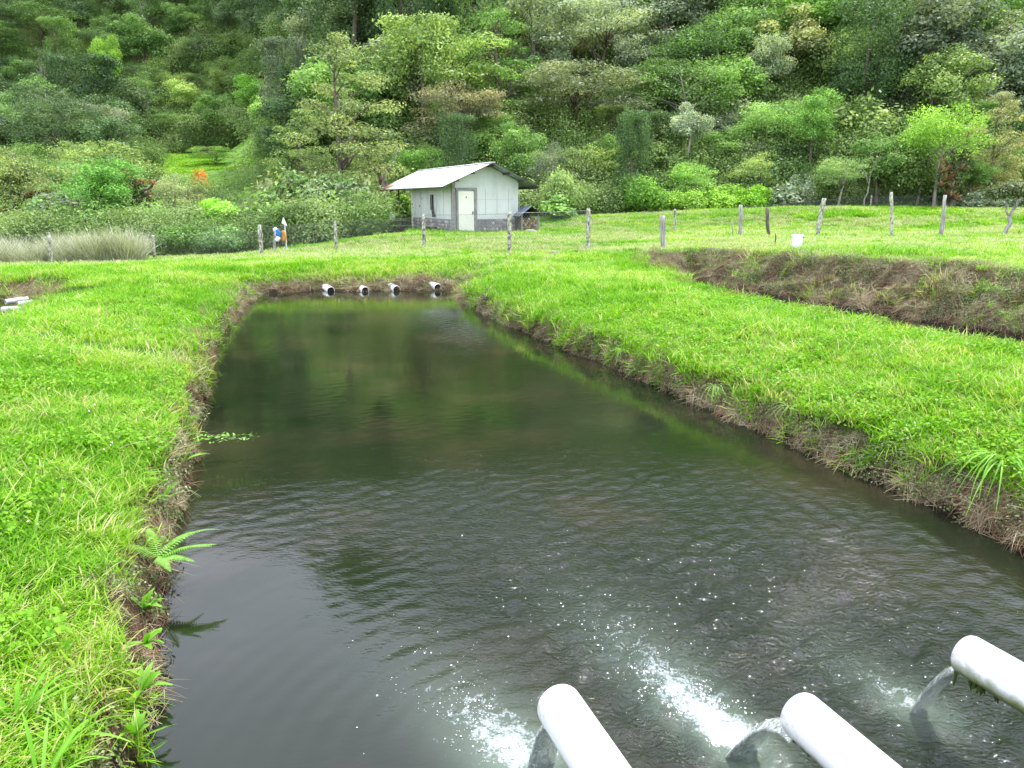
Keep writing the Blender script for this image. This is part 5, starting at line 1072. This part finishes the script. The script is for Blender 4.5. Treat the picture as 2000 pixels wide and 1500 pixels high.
def build_cover():
    X, Y, Z, S, D, rg = field(46000, -8, 9, .8, 8.5, 301); r = np.hypot(X, Y)
    k = (D > .10) & (rg.random(len(X)) > S * 1.3) & (rg.random(len(X)) < np.clip(1.15 - (r - 3) * .09, .35, 1)); h = .75 + .7 * gmask(X, Y)
    scatter("grass", "short bright green grass covering the banks nearest the camera", 'turf_near', np.stack([X, Y, Z], 1)[k], (h * rg.uniform(.8, 1.25, len(X)) * (1 + .05 * np.clip(r - 3, 0, 9)))[k], rg, tilt=.15)
    X, Y, Z, S, D, rg = field(42000, -16, 16, 6.5, 22.5, 302); r = np.hypot(X, Y)
    k = (D > .10) & (rg.random(len(X)) > S * 1.4) & (rg.random(len(X)) < np.clip(1.2 - (r - 7) * .035, .4, 1)); du = dullmask(X, Y)
    k1 = k & (rg.random(len(X)) > du); h = .7 + .7 * gmask(X, Y)
    scatter("grass", "bright green grass over the dikes between the ponds", 'turf_mid', np.stack([X, Y, Z], 1)[k1], (h * rg.uniform(.8, 1.25, len(X)) * (1 + .03 * np.clip(r - 8, 0, 14)))[k1], rg, tilt=.15)
    X, Y, Z, S, D, rg = field(52000, -34, 40, 19, 56, 303); az = X / Y
    k = (D > .2) & (rg.random(len(X)) > S * 1.3) & ((Y < 49) | (az > .12)) & ~((az < -.13) & (Y > 34.5)); du = dullmask(X, Y)
    hm = np.array([math.cos(HA), math.sin(HA)]); lx = (X - HX) * hm[0] + (Y - HY) * hm[1]; ly = -(X - HX) * hm[1] + (Y - HY) * hm[0]
    k &= ~((lx > -.1) & (lx < HW + .1) & (ly > -.02) & (ly < HL + .1)); k &= rg.random(len(X)) < np.clip(1.25 - (Y - 19) * .02, .5, 1)
    isd = rg.random(len(X)) < du; h = .55 + .6 * gmask(X, Y); sc_ = h * rg.uniform(.8, 1.3, len(X)) * np.where(Y < 28, .75, 1)
    a = k & ~isd; scatter("grass", "green pasture grass around the hut and beyond the fence", 'turf_far', np.stack([X, Y, Z], 1)[a], sc_[a], rg, tilt=.12)
    a = k & isd; scatter("grass", "pale strawy grass in strips along the fence and pasture", 'dull_far', np.stack([X, Y, Z], 1)[a], (sc_ * .95)[a], rg, tilt=.12)
    # meadow on the slope
    rg = np.random.default_rng(5); X = rg.uniform(-60, -18, 9000); Y = rg.uniform(76, 113, 9000); Z = terrain(X, Y); k = (X / Y < -.25)
    scatter("grass", "bright grass on the small sloping meadow far beyond the fence", 'turf_far', np.stack([X, Y, Z], 1)[k], np.full(k.sum(), 1.1), rg, tilt=.1)
    # longer blades, clover, flowers
    X, Y, Z, S, D, rg = field(5200, -8, 9, .8, 12, 304); k = (D > .12) & (S < .5) & (rg.random(len(X)) < .25 + .75 * (fbm(X * 1.1, Y * 1.1, 400, 2) > .53))
    scatter("long_grass", "longer arching grass blades standing out of the near turf", 'long_blades', np.stack([X, Y, Z], 1)[k], rg.uniform(.55, 1.05, k.sum()), rg, tilt=.35)
    X, Y, Z, S, D, rg = field(26000, -8, 9, .8, 13, 305); k = (D > .10) & (S < .75) & ((fbm(X * 1.4, Y * 1.4, 410, 3) > .60) | ((D < .9) & (X > 0) & (rg.random(len(X)) < .5)))
    scatter("clover", "patches of round-leaved clover along the pond edges", 'clover', np.stack([X, Y, Z + .025], 1)[k], rg.uniform(.8, 1.5, k.sum()), rg, tilt=.3)
    X, Y, Z, S, D, rg = field(900, -8, 9, .8, 14, 306); k = (D > .2) & (rg.random(len(X)) < .3)
    scatter("flowers", "tiny white and yellow flowers dotted in the turf", 'flowers', np.stack([X, Y, Z + .05], 1)[k], rg.uniform(.7, 1.2, k.sum()), rg)
    X, Y, Z, S, D, rg = field(2600, -12, 12, 2, 22, 307); k = (D > .15) & (fbm(X * .7, Y * .7, 420, 3) > .58)
    scatter("dry_grass", "wisps of dry straw lying in the grass of the dikes", 'driedbits', np.stack([X, Y, Z + .02], 1)[k], rg.uniform(.6, 1.1, k.sum()), rg, tilt=.5)
    # bank faces: thatch of roots and dead grass, herbs, overhanging grass
    X, Y, Z, S, D, rg = field(400000, -18, 16, .8, 23.5, 308); k = (D > .0) & (S > .28) & (Z > np.where((X > 4.6) & (Y > 8), .12, .05)); r = np.hypot(X, Y)
    k &= rg.random(len(X)) < np.clip(1.5 - r * .05, .35, 1)
    X, Y, Z, S, D, r = X[k], Y[k], Z[k], S[k], D[k], r[k]; e_ = .04
    nxg = (terrain(X + e_, Y) - terrain(X - e_, Y)) / (2 * e_); nyg = (terrain(X, Y + e_) - terrain(X, Y - e_)) / (2 * e_)
    nn = np.stack([-nxg, -nyg, np.ones(len(X))], 1); nn /= np.linalg.norm(nn, axis=1)[:, None]; nn += rg.normal(size=nn.shape) * .18; nn /= np.linalg.norm(nn, axis=1)[:, None]
    p_ = fbm(X * 1.7, Y * 1.7, 430, 3); u = rg.random(len(X)); P = np.stack([X, Y, Z], 1)
    print("bank pts", len(X))
    mn = (X > -12) & (X < 7) & (D < .5) & (Y < 17.5); u = np.where(mn & (Z > .13) & (u < .72), u + .30 * (rg.random(len(X)) < .55 + .35 * (X > 0)), u); tr = (X > 4.5) & (Y > 8); q2 = fbm(X * 1.3, Y * 1.3, 470, 3); u = np.where(tr & (q2 < .50) & (u < .72) & (rg.random(len(X)) < .6), .8, u); a = (u < .72) & ((p_ < .62) | (u < .35)); scatter("bank_thatch", "brown matted roots and dead grass on the pond banks", 'thatch', P[a], (rg.uniform(.6, 1.15, len(X)) * (.62 + .38 * sstep(3, 8, r) + .035 * r))[a], rg, nrm=nn[a])
    a = (u > .72) & (u < .86) & (X > -99); scatter("bank_herbs", "dull green weeds and moss clinging to the pond banks", 'bankherb', P[a], (rg.uniform(.5, 1.1, len(X)) * (1 + .02 * r))[a], rg, nrm=nn[a])
    far2 = (X > 4.5) & (Y > 8) & (rg.random(len(X)) < .6); a = (u > .86) & ((p_ > .50) | (S < .75)) & ~far2; scatter("bank_grass", "green grass tufts hanging over the pond edges", 'turf_near', P[a], (rg.uniform(.8, 1.5, len(X)) * (1 + .04 * r))[a], rg, nrm=nn[a])
    # reeds behind the left fence
    rg = np.random.default_rng(9); Y = rg.uniform(29.5, 35, 3400); X = np.array([xat(p, y, .3) for p, y in zip(rg.uniform(-250, 262, 3400), Y)]); k = rg.random(3400) < sstep(.30, .62, fbm(X * .5, Y * .5, 77, 2)); Z = terrain(X, Y)
    scatter("reeds", "tall pale grey-brown reedy grass behind the fence at the left", 'reeds', np.stack([X, Y, Z - .05], 1)[k], (.45 + 1.1 * fbm(X * .8, Y * .8, 78, 2))[k] * rg.uniform(.7, 1.15, k.sum()), rg, tilt=.2)
    # undergrowth on the slopes and valley floor
    rg = np.random.default_rng(11); n_ = 18500; Y = 36 + 150 * rg.random(n_) ** 1.3; X = rg.uniform(-.82, .82, n_) * Y; az = X / Y; Z = terrain(X, Y); px_, py_, _ = project(X, Y, Z)
    k = (py_ > -150) & np.where(az < -.13, (Y > 37.5 + 3 * (az > -.24)), (Y > 49.5) & ((az > -.05) | (Y > 50)))
    k &= ~((px_ > 630) & (px_ < 715) & (Y < 46.5)) & ~((px_ > 730) & (px_ < 815) & (Y < 45))
    k &= ~((az < -.25) & (az > -.47) & (Y > 77) & (Y < 111)) & ~((az > -.24) & (az < -.13) & (Y < 43) & (X > -7.5))
    low = (az < -.13) & (Y < 60); see = (az < -.30) & (az > -.49) & (Y < 78); k &= ~(see & (Z + 2.3 > 2.2 + 42 / 1566 * Y))
    scatter("undergrowth", "dense mixed shrubs and creepers covering the valley floor and slopes under the trees", 'under', np.stack([X, Y, Z], 1)[k], (rg.uniform(.35, 1.35, n_) * (1 + .004 * Y) * np.where(low, .35 + .9 * fbm(X * .25, Y * .25, 900, 2), .70 + .65 * rg.random(n_) ** 2))[k], rg, tilt=.2)
    # the far woods higher up, seen only as one mass in the water
    rg = np.random.default_rng(12); n_ = 5200; Y = rg.uniform(60, 300, n_); X = rg.uniform(-1.3, 1.3, n_) * Y; Z = terrain(X, Y); px_, py_, _ = project(X, Y, Z)
    k = ((py_ < 20) | (px_ < -200) | (px_ > 2200)) & (Z > 8) & (Y < 290)
    scatter("distant_woods", "unbroken forest continuing up the valley sides above the trees", 'canopy', np.stack([X, Y, Z], 1)[k], rg.uniform(.9, 1.5, k.sum()), rg, tilt=.1)
build_cover()

# ------------------------------------------------------------------ plants one can point to at the near bank
def frond(L_, n, rg, up=.6, w=.09):
    V = []; F = []; T = []; k = 0
    t = np.linspace(0, 1, n); cx_ = L_ * t; cz_ = L_ * (up * t - .55 * up * t * t * 1.3)
    for i in range(1, n):
        f = t[i]; ln = w * (1 - f) ** .75 * min(1, f * 5 + .35) + .003; c = np.array([cx_[i], 0, cz_[i]])
        for sg_ in (-1, 1):
            tip = c + np.array([ln * .35, sg_ * ln, -ln * .15]); hw = L_ / n * .42
            V += [c + np.array([-hw, 0, 0]), c + np.array([ln * .17, sg_ * ln * .5, -.0]) + np.array([-hw, 0, 0]), tip, c + np.array([ln * .17 + hw, sg_ * ln * .5, 0]), c + np.array([hw, 0, 0])]
            F.append((k, k + 1, k + 2, k + 3, k + 4)); T.append(.5 + .2 * rg.normal()); k += 5
    for i in range(n - 1):
        V += [(cx_[i], -.003, cz_[i] - .002), (cx_[i + 1], -.002, cz_[i + 1] - .002), (cx_[i + 1], .002, cz_[i + 1] - .002), (cx_[i], .003, cz_[i] - .002), (cx_[i], 0, cz_[i])]; F.append((k, k + 1, k + 2, k + 3, k + 4)); T.append(.8); k += 5
    return np.array(V, float), np.array(F), np.array(T)
M['fern'] = leafmat('fern_green', [(0, (.12, .30, .03)), (.5, (.20, .42, .06)), (1, (.34, .50, .16))], trans=.4, randamt=.1)
rg = np.random.default_rng(77)
c2 = unp(318, 1100, .18); fe = tag(empty("fern", (c2[0] - .02, c2[1], .22)), "fern with arching fronds leaning over the water from the left bank", "fern")
for L_, az_, up in ((.34, .55, .85), (.29, .15, .5), (.26, 1.1, .7), (.26, -.35, .25), (.30, 2.2, .7), (.31, .32, .35), (.26, -.9, .2), (.28, 2.9, .5)):
    v, f, t = frond(L_, 24, rg, up, L_ * .19); me_ = mesh_np("frond", v, f, False, {'tint': ('FACE', np.clip(t, 0, 1))}); o_ = link("frond", me_, M['fern'], fe); o_.rotation_euler = (rnd.uniform(-.3, .3), 0, az_)
def strapplant(name, loc, n, L_, w_, label, seed, mat, lean=(0, 0), cat="plant", part="leaf", curl=.8, spread=1.0):
    e = tag(empty(name, loc), label, cat); rg = np.random.default_rng(seed)
    for i in range(n):
        ln = L_ * rg.uniform(.6, 1.1); t = np.linspace(0, 1, 7); el = rg.uniform(.5, 1.3) / spread; 
        wv = w_ * np.sin(np.clip(t * 1.0 + .12, 0, 1) * math.pi * .93) ** .7 * rg.uniform(.8, 1.2)
        x = ln * t * math.cos(el); z = ln * (t * math.sin(el) - curl * .5 * t * t); V = []
        for a, b_, ww in zip(x, z, wv): V += [(a, -ww / 2, b_ + ww * .15), (a, 0, b_), (a, ww / 2, b_ + ww * .15)]
        F = []
        for k in range(6): F += [(3 * k, 3 * k + 1, 3 * k + 4, 3 * k + 3), (3 * k + 1, 3 * k + 2, 3 * k + 5, 3 * k + 4)]
        me_ = mesh_np(part, np.array(V), np.array(F), True, {'tint': ('FACE', np.full(12, float(np.clip(.55 + .2 * rg.normal(), 0, 1))))}); o_ = link(part, me_, mat, e)
        hd_ = rg.random() * 6.28; dx, dy = math.cos(hd_) + lean[0], math.sin(hd_) + lean[1]; o_.rotation_euler = (rg.normal() * .2, 0, math.atan2(dy, dx))
    return e
M['strap'] = leafmat('strap_leaves', [(0, (.10, .28, .015)), (.5, (.17, .40, .03)), (1, (.28, .47, .10))], trans=.4, randamt=.1)
for i, (px_, py_, n_, L_, w_, lb) in enumerate([(303, 1195, 9, .20, .035, "broad-leaved dock growing on the left bank just below the fern"), (306, 1262, 8, .17, .034, "broad-leaved herb low on the left bank, two plants below the fern"), (300, 1352, 7, .16, .026, "small leafy herb at the water line near the bottom left"), (330, 985, 8, .26, .016, "spiky grass-like plant leaning to the water above the fern"), (372, 905, 8, .30, .018, "grass tuft reaching over the water where the ripples begin"), (290, 1440, 8, .18, .028, "leafy plant lowest at the left bank, at the frame bottom")]):
    c2 = unp(px_, py_, .16); strapplant("bank_plant", (c2[0] - .05, c2[1], .17), n_, L_, w_, lb, 300 + i, M['strap'], lean=(.7, 0))
c2 = unp(1945, 950, .25); strapplant("long_grass_clump", (c2[0] + .05, c2[1] + .05, .42), 24, .50, .012, "clump of long pale grass hanging down the right bank near the frame edge", 320, M['strap'], lean=(-.9, -.6), curl=1.9, spread=1.4, part="blade")
for i, (px_, py_) in enumerate([(1385, 775), (1530, 815), (1205, 700)]):
    c2 = unp(px_, py_, .2); strapplant("long_grass_clump", (c2[0] + .06, c2[1], .30), 14, .30, .007, ["clump of pale blades hanging at the middle of the right bank", "clump of thin blades over the brown bank, second from the frame edge", "far clump of thin blades on the right bank"][i], 330 + i, M['strap'], lean=(-.9, -.4), curl=1.8, spread=1.4, part="blade")
for i, (px_, py_, L_) in enumerate([(60, 1440, .42), (20, 1330, .40), (125, 1330, .34), (60, 1020, .30), (100, 1480, .36)]):
    c2 = unp(px_, py_, .55); strapplant("grass_clump", (c2[0], c2[1], hz(*c2)), 16, L_, .014, ["tall broad grass clump in the bottom left corner", "tall grass clump at the left frame edge near the bottom", "grass clump with wide blades right of the corner clump", "arching grass clump higher up the left bank at the frame edge", "lowest grass clump by the bottom frame edge"][i], 340 + i, M['strap'], cat="grass clump", part="blade", curl=.9)
# leafy twig reaching over the water, floating bits
c2 = unp(385, 872, .12); tw = tag(empty("twig", (c2[0] - .1, c2[1], .16)), "leafy twig reaching out flat over the water from the left bank", "twig")
MB().tube([(0, 0, 0), (.2, .02, .06), (.42, 0, .03), (.6, .03, .02)], [.006, .005, .004, .002], 5).build("stem", M['bark'], tw)
P = np.stack([rng.uniform(.1, .62, 70), rng.normal(size=70) * .06, .03 + rng.random(70) * .04], 1); v, f, t = leaves(P, np.array([[0, 0, 1.0]]) + rng.normal(size=(70, 3)) * .3, np.full(70, .045), .5, rng, rng.random(70))
link("foliage", leafmesh("foliage", [(v, f, t)], M['fern']), None, tw)
# bubbles on the pond: far too many to count
rg = np.random.default_rng(55); B = []
for (c_, r_, im, s__), nb_ in zip(PIPES, (650, 1700, 120)):
    u = rg.exponential(.27 * s__, nb_); v = rg.normal(size=nb_) * (.06 + .13 * np.clip(u, 0, 1.4)); v = v - (.30 * u + .05 if c_[0] < .5 else .10 * u); x = im[0] + ax[0] * u + nx[0] * v; y = im[1] + ax[1] * u + nx[1] * v; kk = fbm(x * 6, y * 6, 500, 3) > .47
    B.append(np.stack([x, y], 1)[kk])
B.append(np.stack([rg.uniform(-1, 3, 14), rg.uniform(2.4, 6.5, 14)], 1)); B = np.concatenate(B); B = B[sdf(pond_main, B[:, 0], B[:, 1]) < -.1]
an = np.arange(6) / 6 * 6.283; rr = .0014 + .0038 * rg.random(len(B)) ** 4; V = []; Q = []; T3 = []
ring = np.stack([np.cos(an), np.sin(an), 0 * an], 1); ring2 = ring * .65 + np.array([0, 0, .55]); tmpl = np.concatenate([ring, ring2, [[0, 0, .8]]])
V = (tmpl[None] * rr[:, None, None] + np.concatenate([B, np.full((len(B), 1), .002)], 1)[:, None, :]).reshape(-1, 3)
q4 = np.array([(i, (i + 1) % 6, 6 + (i + 1) % 6, 6 + i) for i in range(6)]); q3 = np.array([(6 + i, 6 + (i + 1) % 6, 12) for i in range(6)]); off = (np.arange(len(B)) * 13)[:, None, None]
me_ = mesh_np("bubbles", V, [(q4[None] + off).reshape(-1, 4), (q3[None] + off).reshape(-1, 3)], True)
tag(link("bubbles", me_, noisy('bubble_white', [(.3, (.75, .78, .8)), (.7, (.82, .84, .85))], scale=50, rough=.15)), "white bubbles and foam flecks drifting from the inlet pipes", kind='stuff')
